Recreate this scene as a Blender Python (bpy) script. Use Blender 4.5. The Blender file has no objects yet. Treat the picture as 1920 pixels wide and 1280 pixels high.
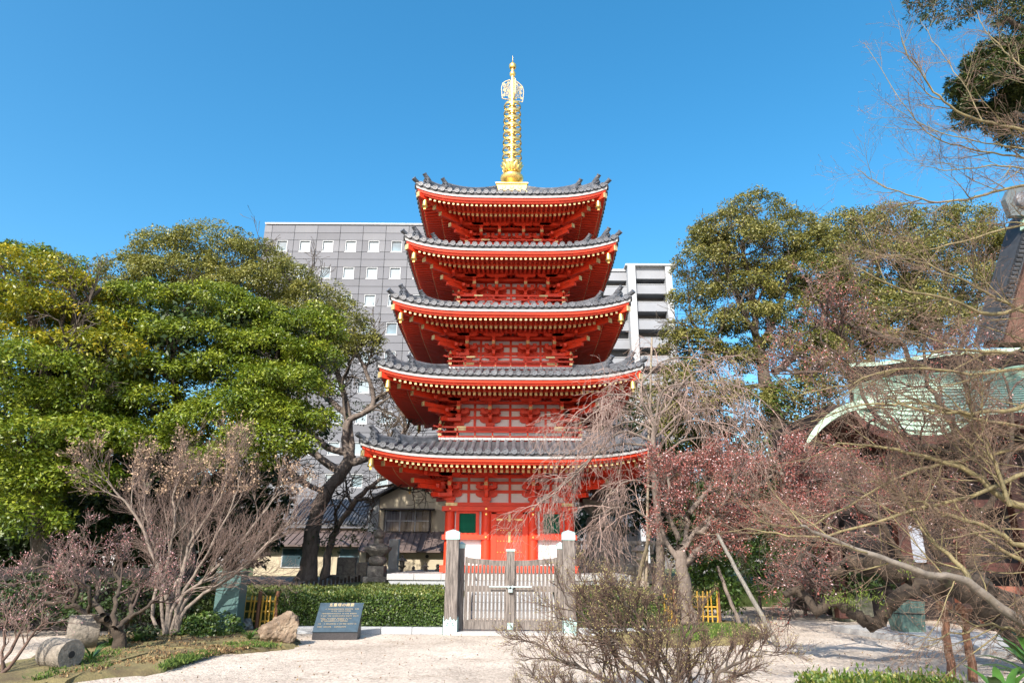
import bpy, math, random
import numpy as np
from mathutils import Matrix, Vector

# ------------------------------------------------------------------ camera, light, exposure
SC = bpy.context.scene
COL = SC.collection
F = 1280.0; PITCH = math.radians(17.5); ROLL = math.radians(0.35); EYE = 1.7
cam_d = bpy.data.cameras.new('camera'); cam = bpy.data.objects.new('camera', cam_d); COL.objects.link(cam)
cam_d.sensor_width = 36; cam_d.lens = 24; cam_d.clip_end = 3000; cam_d.clip_start = 0.1
RM = Matrix.Rotation(math.radians(90) + PITCH, 3, 'X') @ Matrix.Rotation(ROLL, 3, 'Z')
cam.matrix_world = Matrix.Translation((0, 0, EYE)) @ RM.to_4x4()
SC.camera = cam
SUN_AZ = math.radians(22); SUN_EL = math.radians(38)      # the sun stands behind the camera, to its left
sdir = Vector((-math.sin(SUN_AZ) * math.cos(SUN_EL), -math.cos(SUN_AZ) * math.cos(SUN_EL), math.sin(SUN_EL)))
W_ = bpy.data.worlds.new("World"); SC.world = W_; W_.use_nodes = True
nt = W_.node_tree; nt.nodes.clear()
sky = nt.nodes.new('ShaderNodeTexSky'); sky.sky_type = 'NISHITA'; sky.sun_disc = False
sky.sun_elevation = SUN_EL; sky.sun_rotation = math.radians(180) + SUN_AZ
sky.air_density = 1.0; sky.dust_density = 2.2; sky.ozone_density = 2.0; sky.altitude = 50
hs = nt.nodes.new('ShaderNodeHueSaturation'); hs.inputs['Saturation'].default_value = 1.38; hs.inputs['Hue'].default_value = 0.486; hs.inputs['Value'].default_value = 1.0
bg = nt.nodes.new('ShaderNodeBackground'); bg.inputs['Strength'].default_value = 0.15
wo = nt.nodes.new('ShaderNodeOutputWorld')
nt.links.new(sky.outputs[0], hs.inputs['Color']); nt.links.new(hs.outputs[0], bg.inputs[0]); nt.links.new(bg.outputs[0], wo.inputs[0])
sl = bpy.data.lights.new('sun', 'SUN'); sl.energy = 4.0; sl.angle = math.radians(0.5); sl.color = (1, 0.93, 0.83)
sun = bpy.data.objects.new('sun', sl); COL.objects.link(sun); sun.location = (0, 0, 60)
sun.rotation_euler = sdir.to_track_quat('Z', 'Y').to_euler()
SC.view_settings.view_transform = 'Standard'; SC.view_settings.look = 'None'
SC.view_settings.exposure = 1.0; SC.view_settings.gamma = 1; SC.view_settings.use_curve_mapping = False
SC.cycles.max_bounces = 6; SC.cycles.diffuse_bounces = 4; SC.cycles.glossy_bounces = 3; SC.cycles.use_denoising = True
SC.cycles.caustics_reflective = False; SC.cycles.caustics_refractive = False

# ------------------------------------------------------------------ helpers
def at(px, py, Y):
    r = RM @ Vector(((px - 960) / F, (640 - py) / F, -1)); k = Y / r.y
    return Vector((r.x * k, Y, EYE + r.z * k))
def gnd(px, py, z=0.0):
    r = RM @ Vector(((px - 960) / F, (640 - py) / F, -1)); k = (z - EYE) / r.z
    return Vector((r.x * k, r.y * k, z))
def mpp(p):      # metres per photo pixel at a point
    return abs((RM.transposed() @ (Vector(p) - Vector((0, 0, EYE)))).z) / F
ORG = {}
def org(parent): return ORG.get(parent.name, Vector((0, 0, 0))) if parent else Vector((0, 0, 0))
def tag(o, label=None, cat=None, group=None, kind=None):
    if label: o['label'] = label
    if cat: o['category'] = cat
    if group: o['group'] = group
    if kind: o['kind'] = kind
    return o
def thing(name, loc, label, cat, group=None):
    o = bpy.data.objects.new(name, None); COL.objects.link(o); o.location = loc; o.empty_display_size = .2
    ORG[o.name] = Vector(loc); return tag(o, label, cat, group)
def link(name, me, parent=None, loc=None, rz=0, kind=None):
    """object whose mesh is local; loc is a world location"""
    o = bpy.data.objects.new(name, me); COL.objects.link(o)
    if loc is not None:
        o.location = Vector(loc) - org(parent)
        ORG[o.name] = Vector(loc)
    else: ORG[o.name] = org(parent).copy()
    o.rotation_euler.z = rz
    if parent: o.parent = parent
    if kind: o['kind'] = kind
    return o
def np_mesh(name, V, Fc, mat=None, smooth=False, attr=None):
    """V (n,3) ; Fc (m,k) all same k"""
    me = bpy.data.meshes.new(name); V = np.asarray(V, dtype=np.float32); Fc = np.asarray(Fc, dtype=np.int32)
    m, k = Fc.shape
    me.vertices.add(len(V)); me.vertices.foreach_set('co', V.ravel())
    me.loops.add(m * k); me.loops.foreach_set('vertex_index', Fc.ravel())
    me.polygons.add(m); me.polygons.foreach_set('loop_start', np.arange(m, dtype=np.int32) * k)
    try: me.polygons.foreach_set('loop_total', np.full(m, k, dtype=np.int32))
    except Exception: pass
    me.polygons.foreach_set('use_smooth', np.full(m, smooth, dtype=bool))
    if attr is not None:
        a = me.attributes.new('rnd', 'FLOAT', 'FACE'); a.data.foreach_set('value', np.asarray(attr, dtype=np.float32))
    me.update(calc_edges=True)
    if mat: me.materials.append(mat)
    return me
class MB:
    def __init__(s): s.v = []; s.f = []
    def add(s, vs, fs):
        n = len(s.v); s.v += [tuple(v) for v in vs]; s.f += [tuple(i + n for i in f) for f in fs]; return s
    def box(s, c, d, rot=None, taper=1.0):
        x, y, z = d[0] / 2, d[1] / 2, d[2] / 2
        vs = [(-x, -y, -z), (x, -y, -z), (x, y, -z), (-x, y, -z)] + [(a * taper, b * taper, z) for a, b in ((-x, -y), (x, -y), (x, y), (-x, y))]
        if rot is not None: vs = [rot @ Vector(v) for v in vs]
        return s.add([(v[0] + c[0], v[1] + c[1], v[2] + c[2]) for v in vs],
                     [(3, 2, 1, 0), (4, 5, 6, 7), (0, 1, 5, 4), (1, 2, 6, 5), (2, 3, 7, 6), (3, 0, 4, 7)])
    def bar(s, a, b, w, h, up=(0, 0, 1)):
        a = Vector(a); b = Vector(b); t = (b - a).normalized(); sd = t.cross(Vector(up)); 
        if sd.length < 1e-4: sd = Vector((1, 0, 0))
        sd.normalize(); u = sd.cross(t); vs = []
        for p in (a, b):
            for i, j in ((-1, -1), (1, -1), (1, 1), (-1, 1)): vs.append(p + sd * (i * w / 2) + u * (j * h / 2))
        return s.add(vs, [(3, 2, 1, 0), (4, 5, 6, 7), (0, 1, 5, 4), (1, 2, 6, 5), (2, 3, 7, 6), (3, 0, 4, 7)])
    def tube(s, pts, rs, n=8, cap=True, ang0=0):
        pts = [Vector(p) for p in pts]; vs = []; m = len(pts)
        if not hasattr(rs, '__len__'): rs = [rs] * m
        for i, p in enumerate(pts):
            t = (pts[min(i + 1, m - 1)] - pts[max(i - 1, 0)]).normalized()
            ref = Vector((0, 0, 1)) if abs(t.z) < .9 else Vector((1, 0, 0))
            a = t.cross(ref).normalized(); b = a.cross(t)
            for k in range(n):
                th = 2 * math.pi * k / n + ang0; vs.append(p + (a * math.cos(th) + b * math.sin(th)) * rs[i])
        fs = [(i * n + k, i * n + (k + 1) % n, (i + 1) * n + (k + 1) % n, (i + 1) * n + k) for i in range(m - 1) for k in range(n)]
        if cap: fs += [tuple(range(n - 1, -1, -1)), tuple((m - 1) * n + k for k in range(n))]
        return s.add(vs, fs)
    def lathe(s, c, prof, n=20):
        vs = [(c[0] + r * math.cos(2 * math.pi * k / n), c[1] + r * math.sin(2 * math.pi * k / n), c[2] + z) for r, z in prof for k in range(n)]
        fs = [(i * n + k, i * n + (k + 1) % n, (i + 1) * n + (k + 1) % n, (i + 1) * n + k) for i in range(len(prof) - 1) for k in range(n)]
        fs += [tuple(range(n - 1, -1, -1)), tuple((len(prof) - 1) * n + k for k in range(n))]
        return s.add(vs, fs)
    def prism(s, poly, a, b, fn):
        """poly 2D points, extruded between a and b; fn(u,v,w)->xyz"""
        n = len(poly); vs = [fn(u, v, a) for u, v in poly] + [fn(u, v, b) for u, v in poly]
        return s.add(vs, [tuple(range(n - 1, -1, -1)), tuple(range(n, 2 * n))] + [(i, (i + 1) % n, n + (i + 1) % n, n + i) for i in range(n)])
    def grid(s, P):
        """P rows of points"""
        m = len(P[0]); vs = [p for r in P for p in r]
        return s.add(vs, [(i * m + j, i * m + j + 1, (i + 1) * m + j + 1, (i + 1) * m + j) for i in range(len(P) - 1) for j in range(m - 1)])
    def four(s):
        """copy what is there round the z axis in four quarter turns"""
        v0 = list(s.v); f0 = list(s.f)
        for k in (1, 2, 3):
            c, sn = ((0, 1), (-1, 0), (0, -1))[k - 1]
            s.add([(x * c - y * sn, x * sn + y * c, z) for x, y, z in v0], f0)
        return s
    def mesh(s, name, mat, smooth=False, off=(0, 0, 0)):
        me = bpy.data.meshes.new(name)
        me.from_pydata([(v[0] - off[0], v[1] - off[1], v[2] - off[2]) for v in s.v], [], s.f); me.update()
        if mat: me.materials.append(mat)
        if smooth:
            me.polygons.foreach_set('use_smooth', [True] * len(me.polygons))
            try: me.set_sharp_from_angle(angle=math.radians(40))
            except Exception: pass
        return me
    def build(s, name, mat, parent=None, smooth=False, kind=None, local=False):
        """verts are world coordinates unless local"""
        off = (0, 0, 0) if local else org(parent)
        return link(name, s.mesh(name, mat, smooth, off), parent, None, 0, kind)
def bevel(o, w=0.01, seg=2):
    m = o.modifiers.new('bevel', 'BEVEL'); m.width = w; m.segments = seg; m.limit_method = 'ANGLE'; return o

# ------------------------------------------------------------------ materials
MATS = {}
def mat(name, c, rough=.6, metal=0.0, var=.15, scale=3.0, bump=0.0, bscale=None, c2=None, spec=.5, stretch=None, rnd=None, trans=0, dirt=None, ramp=(.35, .65)):
    if name in MATS: return MATS[name]
    m = bpy.data.materials.new(name); m.use_nodes = True; n = m.node_tree.nodes; l = m.node_tree.links
    b = n['Principled BSDF']; b.inputs['Roughness'].default_value = rough; b.inputs['Metallic'].default_value = metal
    b.inputs['Specular IOR Level'].default_value = spec
    tc = n.new('ShaderNodeTexCoord'); mp = n.new('ShaderNodeMapping'); l.new(tc.outputs['Object'], mp.inputs[0])
    if stretch: mp.inputs['Scale'].default_value = stretch
    nz = n.new('ShaderNodeTexNoise'); nz.inputs['Scale'].default_value = scale; nz.inputs['Detail'].default_value = 6; nz.inputs['Roughness'].default_value = .6
    l.new(mp.outputs[0], nz.inputs['Vector'])
    cr = n.new('ShaderNodeValToRGB'); l.new(nz.outputs['Fac'], cr.inputs[0])
    lo = [x * (1 - var) for x in c]; hi = [min(1, x * (1 + var)) for x in (c2 or c)]
    cr.color_ramp.elements[0].color = (*lo, 1); cr.color_ramp.elements[0].position = ramp[0]
    cr.color_ramp.elements[1].color = (*hi, 1); cr.color_ramp.elements[1].position = ramp[1]
    out = cr.outputs[0]
    if rnd:   # colours picked per leaf
        at_ = n.new('ShaderNodeAttribute'); at_.attribute_name = 'rnd'
        c3 = n.new('ShaderNodeValToRGB'); l.new(at_.outputs['Fac'], c3.inputs[0])
        e = c3.color_ramp.elements
        for i, (p, cc) in enumerate(rnd):
            if i < 2: e[i].position = p; e[i].color = (*cc, 1)
            else: q = e.new(p); q.color = (*cc, 1)
        out = c3.outputs[0]
    if dirt:  # (colour, scale, threshold, stretch) patches of dirt
        n2 = n.new('ShaderNodeTexNoise'); n2.inputs['Scale'].default_value = dirt[1]; n2.inputs['Detail'].default_value = 8; n2.inputs['Roughness'].default_value = .7
        mp2 = n.new('ShaderNodeMapping'); l.new(tc.outputs['Object'], mp2.inputs[0]); l.new(mp2.outputs[0], n2.inputs['Vector'])
        if len(dirt) > 3: mp2.inputs['Scale'].default_value = dirt[3]
        r2 = n.new('ShaderNodeValToRGB'); l.new(n2.outputs['Fac'], r2.inputs[0])
        r2.color_ramp.elements[0].position = dirt[2]; r2.color_ramp.elements[1].position = dirt[2] + .15
        mx = n.new('ShaderNodeMix'); mx.data_type = 'RGBA'; l.new(r2.outputs[0], mx.inputs['Factor'])
        l.new(out, mx.inputs['A']); mx.inputs['B'].default_value = (*dirt[0], 1); out = mx.outputs['Result']
    l.new(out, b.inputs['Base Color'])
    if bump:
        nb = n.new('ShaderNodeTexNoise'); nb.inputs['Scale'].default_value = bscale or scale * 5; nb.inputs['Detail'].default_value = 5
        l.new(mp.outputs[0], nb.inputs['Vector'])
        bp = n.new('ShaderNodeBump'); bp.inputs['Strength'].default_value = min(1, bump); bp.inputs['Distance'].default_value = .02 * max(1, bump)
        l.new(nb.outputs['Fac'], bp.inputs['Height']); l.new(bp.outputs[0], b.inputs['Normal'])
    if trans:
        tr = n.new('ShaderNodeBsdfTranslucent'); l.new(out, tr.inputs[0]); ms = n.new('ShaderNodeMixShader'); ms.inputs[0].default_value = trans
        o_ = n['Material Output']; l.new(b.outputs[0], ms.inputs[1]); l.new(tr.outputs[0], ms.inputs[2]); l.new(ms.outputs[0], o_.inputs['Surface'])
    MATS[name] = m; return m
RED = mat('vermilion paint', (.70, .043, .010), .55, var=.12, scale=1.3, bump=.15, bscale=30, dirt=((.50, .036, .012), 1.6, .57, (1, 1, .5)))
REDD = mat('dark vermilion paint', (.5, .03, .008), .55, var=.15, scale=2)
SOFF = mat('soffit boards', (.70, .07, .035), .6, var=.12, scale=3)
GOLD = mat('gilded metal', (.90, .60, .19), .30, .8, var=.15, scale=6, dirt=((.55, .33, .10), 5, .58))
BRASS = mat('brass cap', (.66, .50, .24), .45, .35, var=.25, scale=4, dirt=((.36, .25, .12), 6, .58))
TILE = mat('grey roof tile', (.092, .098, .112), .42, var=.4, scale=4, bump=.25, bscale=25, dirt=((.19, .19, .195), 5, .56))
TILEP = mat('shadow dark pan tile', (.05, .054, .062), .5, var=.4, scale=6, bump=.25, bscale=25)  # pans darkened to paint the shadow between the barrel rows
TILED = mat('dark tile and shadow line', (.035, .037, .042), .6, var=.3)  # near black; as bedding it paints the shadow line behind the end tiles
EAVEW = mat('white painted eave board', (.40, .40, .40), .6, var=.12, scale=3, dirt=((.26, .22, .20), 3, .63, (1, 1, 6)))
PLAST = mat('white plaster', (.74, .73, .73), .75, var=.04, scale=2, dirt=((.6, .57, .55), 2.2, .64))
GREEN = mat('green lattice paint', (.005, .13, .075), .5, var=.2)
GRAN = mat('grey granite', (.33, .345, .36), .6, var=.25, scale=60, bump=.15, bscale=80, dirt=((.24, .245, .25), 1.5, .6))
GRANL = mat('pale granite', (.40, .395, .385), .65, var=.2, scale=60, bump=.15, bscale=80, dirt=((.36, .34, .32), 1.8, .58))
OLDST = mat('weathered stone', (.17, .155, .135), .85, var=.4, scale=7, bump=.8, bscale=25, dirt=((.36, .33, .28), 4, .54))
PALEST = mat('pale weathered stone', (.40, .345, .29), .85, var=.3, scale=8, bump=.7, bscale=25, dirt=((.20, .17, .14), 5, .57))
WOOD = mat('silver weathered wood', (.105, .088, .078), .8, var=.35, scale=5, bump=.6, bscale=14, stretch=(7, 7, .6), c2=(.17, .148, .132), dirt=((.06, .05, .044), 2.5, .6, (5, 5, .7)))
COPP = mat('verdigris copper', (.36, .52, .50), .6, .1, var=.15, scale=4, dirt=((.52, .62, .61), 8, .58))
BLACK = mat('black shadow gap', (.01, .01, .011), .7)
STEEL = mat('bolt steel', (.38, .47, .47), .45, .4)

# ------------------------------------------------------------------ vegetation tools
def nrm(v):
    l = math.sqrt(v[0] * v[0] + v[1] * v[1] + v[2] * v[2]) or 1e-9; return (v[0] / l, v[1] / l, v[2] / l)
class Wood:
    """paths of branches turned into tapered tubes; lo = thick paths, hi = thin twigs"""
    def __init__(s, seed): s.p = []; s.r = random.Random(seed); s.tips = []
    def path(s, pts, r0, r1, lvl=0):
        n = len(pts); s.p.append((pts, [r0 + (r1 - r0) * i / (n - 1) for i in range(n)], lvl)); return s.p[-1]
    def grow(s, p, d, L, r, lvl, cfg):
        R = s.r; n = cfg['n'][lvl]; w = cfg['wob'][lvl]; up = cfg['up'][lvl]; st = L / n; pts = [tuple(p)]; d = nrm(d); ds = [d]
        for i in range(n):
            d = nrm((d[0] + R.gauss(0, w), d[1] + R.gauss(0, w), d[2] + R.gauss(0, w) + up))
            q = pts[-1]; pts.append((q[0] + d[0] * st, q[1] + d[1] * st, q[2] + d[2] * st)); ds.append(d)
        rt = cfg.get('tip', .35)
        s.path(pts, r, max(r * rt, cfg.get('rmin', .002)), lvl)
        s.kids(pts, ds, L, r, rt, lvl, cfg)
    def kids(s, pts, ds, L, r, rt, lvl, cfg):
        R = s.r; n = len(pts) - 1
        if lvl + 1 >= len(cfg['n']):
            s.tips.append((pts[-1], ds[-1])); s.tips.append((pts[n // 2], ds[n // 2])); return
        k = cfg['k'][lvl]; t0 = cfg.get('t0', .2)
        k = max(1, int(round(k * R.uniform(.75, 1.25))))
        for j in range(k):
            t = t0 + (1 - t0) * (j + R.random()) / k; f = t * n; i = min(int(f), n - 1); f -= i
            a, b = pts[i], pts[i + 1]; q = tuple(a[c] + (b[c] - a[c]) * f for c in range(3)); d0 = ds[min(i + 1, n)]
            an = cfg['ang'][lvl] * R.uniform(.6, 1.3)
            x = nrm((R.gauss(0, 1), R.gauss(0, 1), R.gauss(0, 1))); dt = x[0] * d0[0] + x[1] * d0[1] + x[2] * d0[2]
            x = nrm((x[0] - dt * d0[0], x[1] - dt * d0[1], x[2] - dt * d0[2]))
            d1 = tuple(d0[c] * math.cos(an) + x[c] * math.sin(an) for c in range(3))
            l1 = cfg['len'][lvl] * R.uniform(.6, 1.2) * (1 - .35 * t)
            r1 = min(cfg['rad'][lvl], r * (1 - (1 - rt) * t) * .75) * R.uniform(.8, 1.1)
            s.grow(q, d1, l1, r1, lvl + 1, cfg)
    def limb(s, pix, r0, r1, cfg=None, sub=4, wob=.03, L=None):
        """a main limb through photo points (px,py,Y), then its own growth"""
        P = [at(*q) for q in pix]; pts = []
        for i in range(len(P) - 1):
            p0 = P[max(i - 1, 0)]; p1 = P[i]; p2 = P[i + 1]; p3 = P[min(i + 2, len(P) - 1)]
            for k in range(sub):
                t = k / sub
                v = .5 * ((2 * p1) + (p2 - p0) * t + (2 * p0 - 5 * p1 + 4 * p2 - p3) * t * t + (3 * p1 - p0 - 3 * p2 + p3) * t ** 3)
                pts.append((v.x + s.r.gauss(0, wob), v.y + s.r.gauss(0, wob), v.z + s.r.gauss(0, wob)))
        pts.append(tuple(P[-1])); s.path(pts, r0, r1, 0)
        ds = [nrm(tuple(pts[min(i + 1, len(pts) - 1)][c] - pts[max(i - 1, 0)][c] for c in range(3))) for i in range(len(pts))]
        if cfg: s.kids(pts, ds, 1, r0, r1 / r0, 0, cfg)
        return pts
    def build(s, name, m, parent, sides=4, lv=(0, 9), rmin=0):
        V = []; Fa = []; base = 0; A = []
        sel = [q for q in s.p if lv[0] <= q[2] <= lv[1]]
        if not sel: return None
        if lv == (0, 0) and len(sel) > 1 and not getattr(s, 'one', False):
            keep = s.p; res = None
            for i, q in enumerate(sel):
                s.p = [q]; r_ = s.build(name if i == 0 else 'limb', m, parent, sides, lv, rmin); res = res or r_
            s.p = keep; return res
        P = np.array([c for q in sel for c in q[0]], dtype=np.float64); Rr = np.maximum(np.array([c for q in sel for c in q[1]]), rmin)
        ln = np.array([len(q[0]) for q in sel]); st = np.concatenate([[0], np.cumsum(ln)[:-1]]); N = len(P)
        pid = np.repeat(np.arange(len(sel)), ln); idx = np.arange(N); first = st[pid]; last = first + ln[pid] - 1
        T = P[np.minimum(idx + 1, last)] - P[np.maximum(idx - 1, first)]; T /= (np.linalg.norm(T, axis=1, keepdims=True) + 1e-9)
        pt = P[last] - P[first]; ref = np.where((np.abs(pt[:, 2:3]) > .8 * np.linalg.norm(pt, axis=1, keepdims=True)), np.array([[1., .1, 0]]), np.array([[.05, .02, 1.]]))
        a = np.cross(T, ref); a /= (np.linalg.norm(a, axis=1, keepdims=True) + 1e-9); b = np.cross(a, T)
        th = np.arange(sides) * 2 * np.pi / sides
        ring = P[:, None, :] + Rr[:, None, None] * (np.cos(th)[None, :, None] * a[:, None, :] + np.sin(th)[None, :, None] * b[:, None, :])
        if lv == (0, 0) and sides > 6:      # knots and furrows on thick wood
            ax_ = np.cumsum(np.r_[0, np.linalg.norm(np.diff(P, axis=0), axis=1)])[:, None]
            kn = 1 + .09 * np.sin(3 * th[None, :] + ax_ * 1.7) * np.sin(ax_ * 5 + 1) + .07 * np.sin(5 * th[None, :] + ax_ * 4) + .06 * np.sin(2 * th[None, :] - ax_ * 9)
            fl_ = 1 + .45 * np.exp(-(P[:, 2] - P[:, 2].min()) * 5)[:, None] * (P[0, 2] < .9) * (Rr.max() > .1)
            ring = P[:, None, :] + (ring - P[:, None, :]) * (kn * fl_)[:, :, None]
        i0 = idx[idx != last]; k = np.arange(sides); k2 = (k + 1) % sides
        Fq = np.stack([i0[:, None] * sides + k, i0[:, None] * sides + k2, (i0[:, None] + 1) * sides + k2, (i0[:, None] + 1) * sides + k], -1).reshape(-1, 4)
        o_ = org(parent); me = np_mesh(name, ring.reshape(-1, 3) - np.array(o_), Fq, m, True)
        return link(name, me, parent, None, 0, 'stuff' if len(sel) > 1 else None)
def leaf_mesh(name, m, P, Nn, Ax, Ls, Ws, rnd, off, fold=0.0):
    """diamond leaves: base P, long axis Ax, normal Nn"""
    Ax = Ax / (np.linalg.norm(Ax, axis=1, keepdims=True) + 1e-9)
    S = np.cross(Ax, Nn); S /= (np.linalg.norm(S, axis=1, keepdims=True) + 1e-9)
    P = P - np.array(off); Ls = Ls[:, None]; Ws = Ws[:, None]
    v = np.stack([P, P + Ax * Ls * .45 + S * Ws * .5, P + Ax * Ls, P + Ax * Ls * .45 - S * Ws * .5], 1).reshape(-1, 3)
    f = np.arange(len(P) * 4).reshape(-1, 4)
    return np_mesh(name, v, f, m, False, rnd)
def crown(name, m, parent, pads, seed, leaf=(.14, .06), clump=.42, per=34, dens=1.0, low=-.35, kind=None, squash=.62, world=False, cover=1.0):
    """leaf clumps spread over ellipsoid pads. pads: (px,py,Y,rx,ry) in photo pixels; or world=(x,y,z,rx,ry,rz)"""
    g = np.random.default_rng(seed); C = []; D = []
    for q in pads:
        if world: c = np.array(q[:3]); r = np.array(q[3:6])
        else:
            p = at(q[0], q[1], q[2]); k = mpp(p); c = np.array(p); r = np.array([q[3] * k, q[3] * k * (q[5] if len(q) > 5 else .85), q[4] * k])
        area = 4 * math.pi * ((((r[0] * r[1]) ** 1.6 + (r[0] * r[2]) ** 1.6 + (r[1] * r[2]) ** 1.6) / 3) ** (1 / 1.6))
        n = max(3, int(area * dens / (clump * clump * 2.2)))
        d = g.normal(size=(n * 3, 3)); d /= np.linalg.norm(d, axis=1, keepdims=True); d = d[d[:, 2] > low][:n]
        ph = g.uniform(0, 6.28, 6)
        lump = 1 + .13 * np.sin(3 * d[:, 0] * 2.1 + ph[0]) * np.sin(3.1 * d[:, 2] * 2 + ph[1]) + .08 * np.sin(7 * d[:, 0] + ph[2]) * np.sin(6 * d[:, 1] + ph[3])
        rad = lump * g.uniform(.80, 1.06, len(d)); C.append(c + d * r * rad[:, None]); D.append(d)
    C = np.concatenate(C); D = np.concatenate(D); n = len(C); K = per
    crn = clump * g.uniform(.6, 1.25, n); cv = g.uniform(0, 1, n)
    ci = np.repeat(np.arange(n), K); d = g.normal(size=(n * K, 3)) + D[ci] * .5 + np.array([0, 0, .35]); d /= np.linalg.norm(d, axis=1, keepdims=True)
    rr = g.uniform(.45, 1.0, n * K) ** .6
    P = C[ci] + d * (crn[ci] * rr)[:, None] * np.array([1, 1, squash])
    N = d * .6 + np.array([0, 0, .55]) + g.normal(size=d.shape) * .45; N /= np.linalg.norm(N, axis=1, keepdims=True)
    Ax = d + g.normal(size=d.shape) * .6; Ax -= N * np.sum(Ax * N, axis=1, keepdims=True)
    Ls = leaf[0] * g.uniform(.65, 1.25, n * K); Ws = leaf[1] * g.uniform(.7, 1.2, n * K)
    rnd = np.clip(.55 * cv[ci] + .45 * g.uniform(0, 1, n * K), 0, 1)
    me = leaf_mesh(name, m, P, N, Ax, Ls, Ws, rnd, org(parent) if parent else (0, 0, 0))
    return link(name, me, parent, None, 0, kind)
def scatter(name, m, parent, pts, seed, n_per, spread, leaf, kind=None, up=.3):
    g = np.random.default_rng(seed); B = np.array([p for p in pts], dtype=np.float64); ci = np.repeat(np.arange(len(B)), n_per)
    P = B[ci] + g.normal(size=(len(ci), 3)) * spread; Ax = g.normal(size=P.shape) + np.array([0, 0, up]); N = g.normal(size=P.shape); N /= np.linalg.norm(N, axis=1, keepdims=True)
    Ls = leaf[0] * g.uniform(.6, 1.3, len(P)); Ws = leaf[1] * g.uniform(.7, 1.3, len(P))
    me = leaf_mesh(name, m, P, N, Ax, Ls, Ws, g.uniform(0, 1, len(P)), org(parent) if parent else (0, 0, 0))
    return link(name, me, parent, None, 0, kind)
# ------------------------------------------------------------------ the setting
GRAV = mat('pale gravel', (.56, .485, .41), .9, var=.14, scale=.5, c2=(.64, .565, .49), bump=1.6, bscale=34, dirt=((.40, .33, .26), .55, .55, (1, 2.2, 1)))
def _grav():
    n = GRAV.node_tree.nodes; l = GRAV.node_tree.links; b = n['Principled BSDF']
    src = b.inputs['Base Color'].links[0].from_socket; tc = [x for x in n if x.type == 'TEX_COORD'][0]
    v = n.new('ShaderNodeTexVoronoi'); v.inputs['Scale'].default_value = 28; l.new(tc.outputs['Object'], v.inputs['Vector'])
    r = n.new('ShaderNodeValToRGB'); l.new(v.outputs['Color'], r.inputs[0]); r.color_ramp.elements[0].color = (.5, .48, .46, 1); r.color_ramp.elements[1].color = (1.15, 1.12, 1.08, 1)
    x = n.new('ShaderNodeMix'); x.data_type = 'RGBA'; x.blend_type = 'MULTIPLY'; x.inputs['Factor'].default_value = 1
    l.new(src, x.inputs['A']); l.new(r.outputs[0], x.inputs['B']); l.new(x.outputs['Result'], b.inputs['Base Color'])
_grav()
EARTH = mat('mossy earth', (.13, .095, .045), .95, var=.3, scale=1.2, c2=(.17, .14, .055), bump=1, bscale=18, dirt=((.07, .10, .02), 1.6, .54))
GRASSM = mat('lawn soil', (.05, .075, .018), .95, var=.3, scale=2, bump=.6)
ROADM = mat('path paving', (.17, .155, .14), .85, var=.2, scale=2, bump=.3)
MB().grid([[(-1400, y, 0), (1400, y, 0)] for y in (-300, 2500)]).build('ground', GRAV, None, kind='structure')
def sheet(name, poly, z, m, z0=None):
    mb = MB()
    if z0 is None: mb.add([(x, y, z) for x, y in poly], [tuple(range(len(poly)))])
    else: mb.prism(poly, z0, z, lambda u, v, w: (u, v, w))
    return mb.build(name, m, None, kind='structure')
TZ = .70
sheet('terrace', [(-26, 17.3), (-2.05, 17.3), (-2.05, 23.9), (1.75, 23.9), (1.75, 17.3), (3.5, 17.3), (3.6, 19.6), (5.2, 20.5), (6.0, 24.5), (8.5, 27), (26, 27), (26, 70), (-40, 70), (-40, 22)], TZ, GRASSM, .0)
pp = [gnd(450, 1109, TZ + .012), gnd(560, 1102, TZ + .012), gnd(640, 1094, TZ + .012), gnd(700, 1086, TZ + .012), gnd(640, 1081, TZ + .012), gnd(500, 1080, TZ + .012), gnd(400, 1082, TZ + .012), gnd(300, 1100, TZ + .012)]
sheet('path', [(p.x, p.y) for p in pp], TZ + .012, ROADM)
# mossy planting bed at the left, a low mound
def mound(name, pix, h, m, seed):
    R = random.Random(seed); P = [gnd(*q) for q in pix]; c = sum(P, Vector()) / len(P); rows = []
    n = 90; out = []
    for i in range(n):
        t = i / n * len(P); a = P[int(t) % len(P)]; b = P[(int(t) + 1) % len(P)]; p = a.lerp(b, t % 1); out.append(p + Vector((R.gauss(0, .035), R.gauss(0, .05), 0)))
    for k, (s_, hh) in enumerate(((1.0, -.01), (.985, .03), (.95, .55), (.85, .85), (.7, 1), (.45, 1), (.2, 1))):
        rows.append([tuple(c + (p - c) * s_ + Vector((0, 0, h * hh + (R.gauss(0, h * .1) if k > 1 else 0)))) for p in out + out[:1]])
    mb = MB().grid(rows); mb.add([tuple(c + Vector((0, 0, h)))] + rows[-1], [(0, i + 2, i + 1) for i in range(n)])
    return mb.build(name, m, None, True, 'structure'), P
mound('planting_bed', [(566, 1206), (548, 1216), (500, 1221), (440, 1225), (375, 1232), (352, 1243), (300, 1262), (170, 1275), (60, 1290), (-60, 1300), (-60, 1262), (40, 1240), (110, 1215), (180, 1195), (300, 1180), (470, 1180), (560, 1196)], .10, EARTH, 3)
mound('tree_bed', [(1110, 1195), (1180, 1212), (1290, 1214), (1400, 1208), (1432, 1194), (1425, 1180), (1380, 1168), (1280, 1160), (1130, 1172)], .10, EARTH, 4)
MOUNDL = mat('grass blades', (.1, .15, .03), .8, rnd=[(0, (.03, .06, .01)), (.5, (.08, .15, .02)), (1, (.17, .22, .04))], trans=.25)
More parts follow.
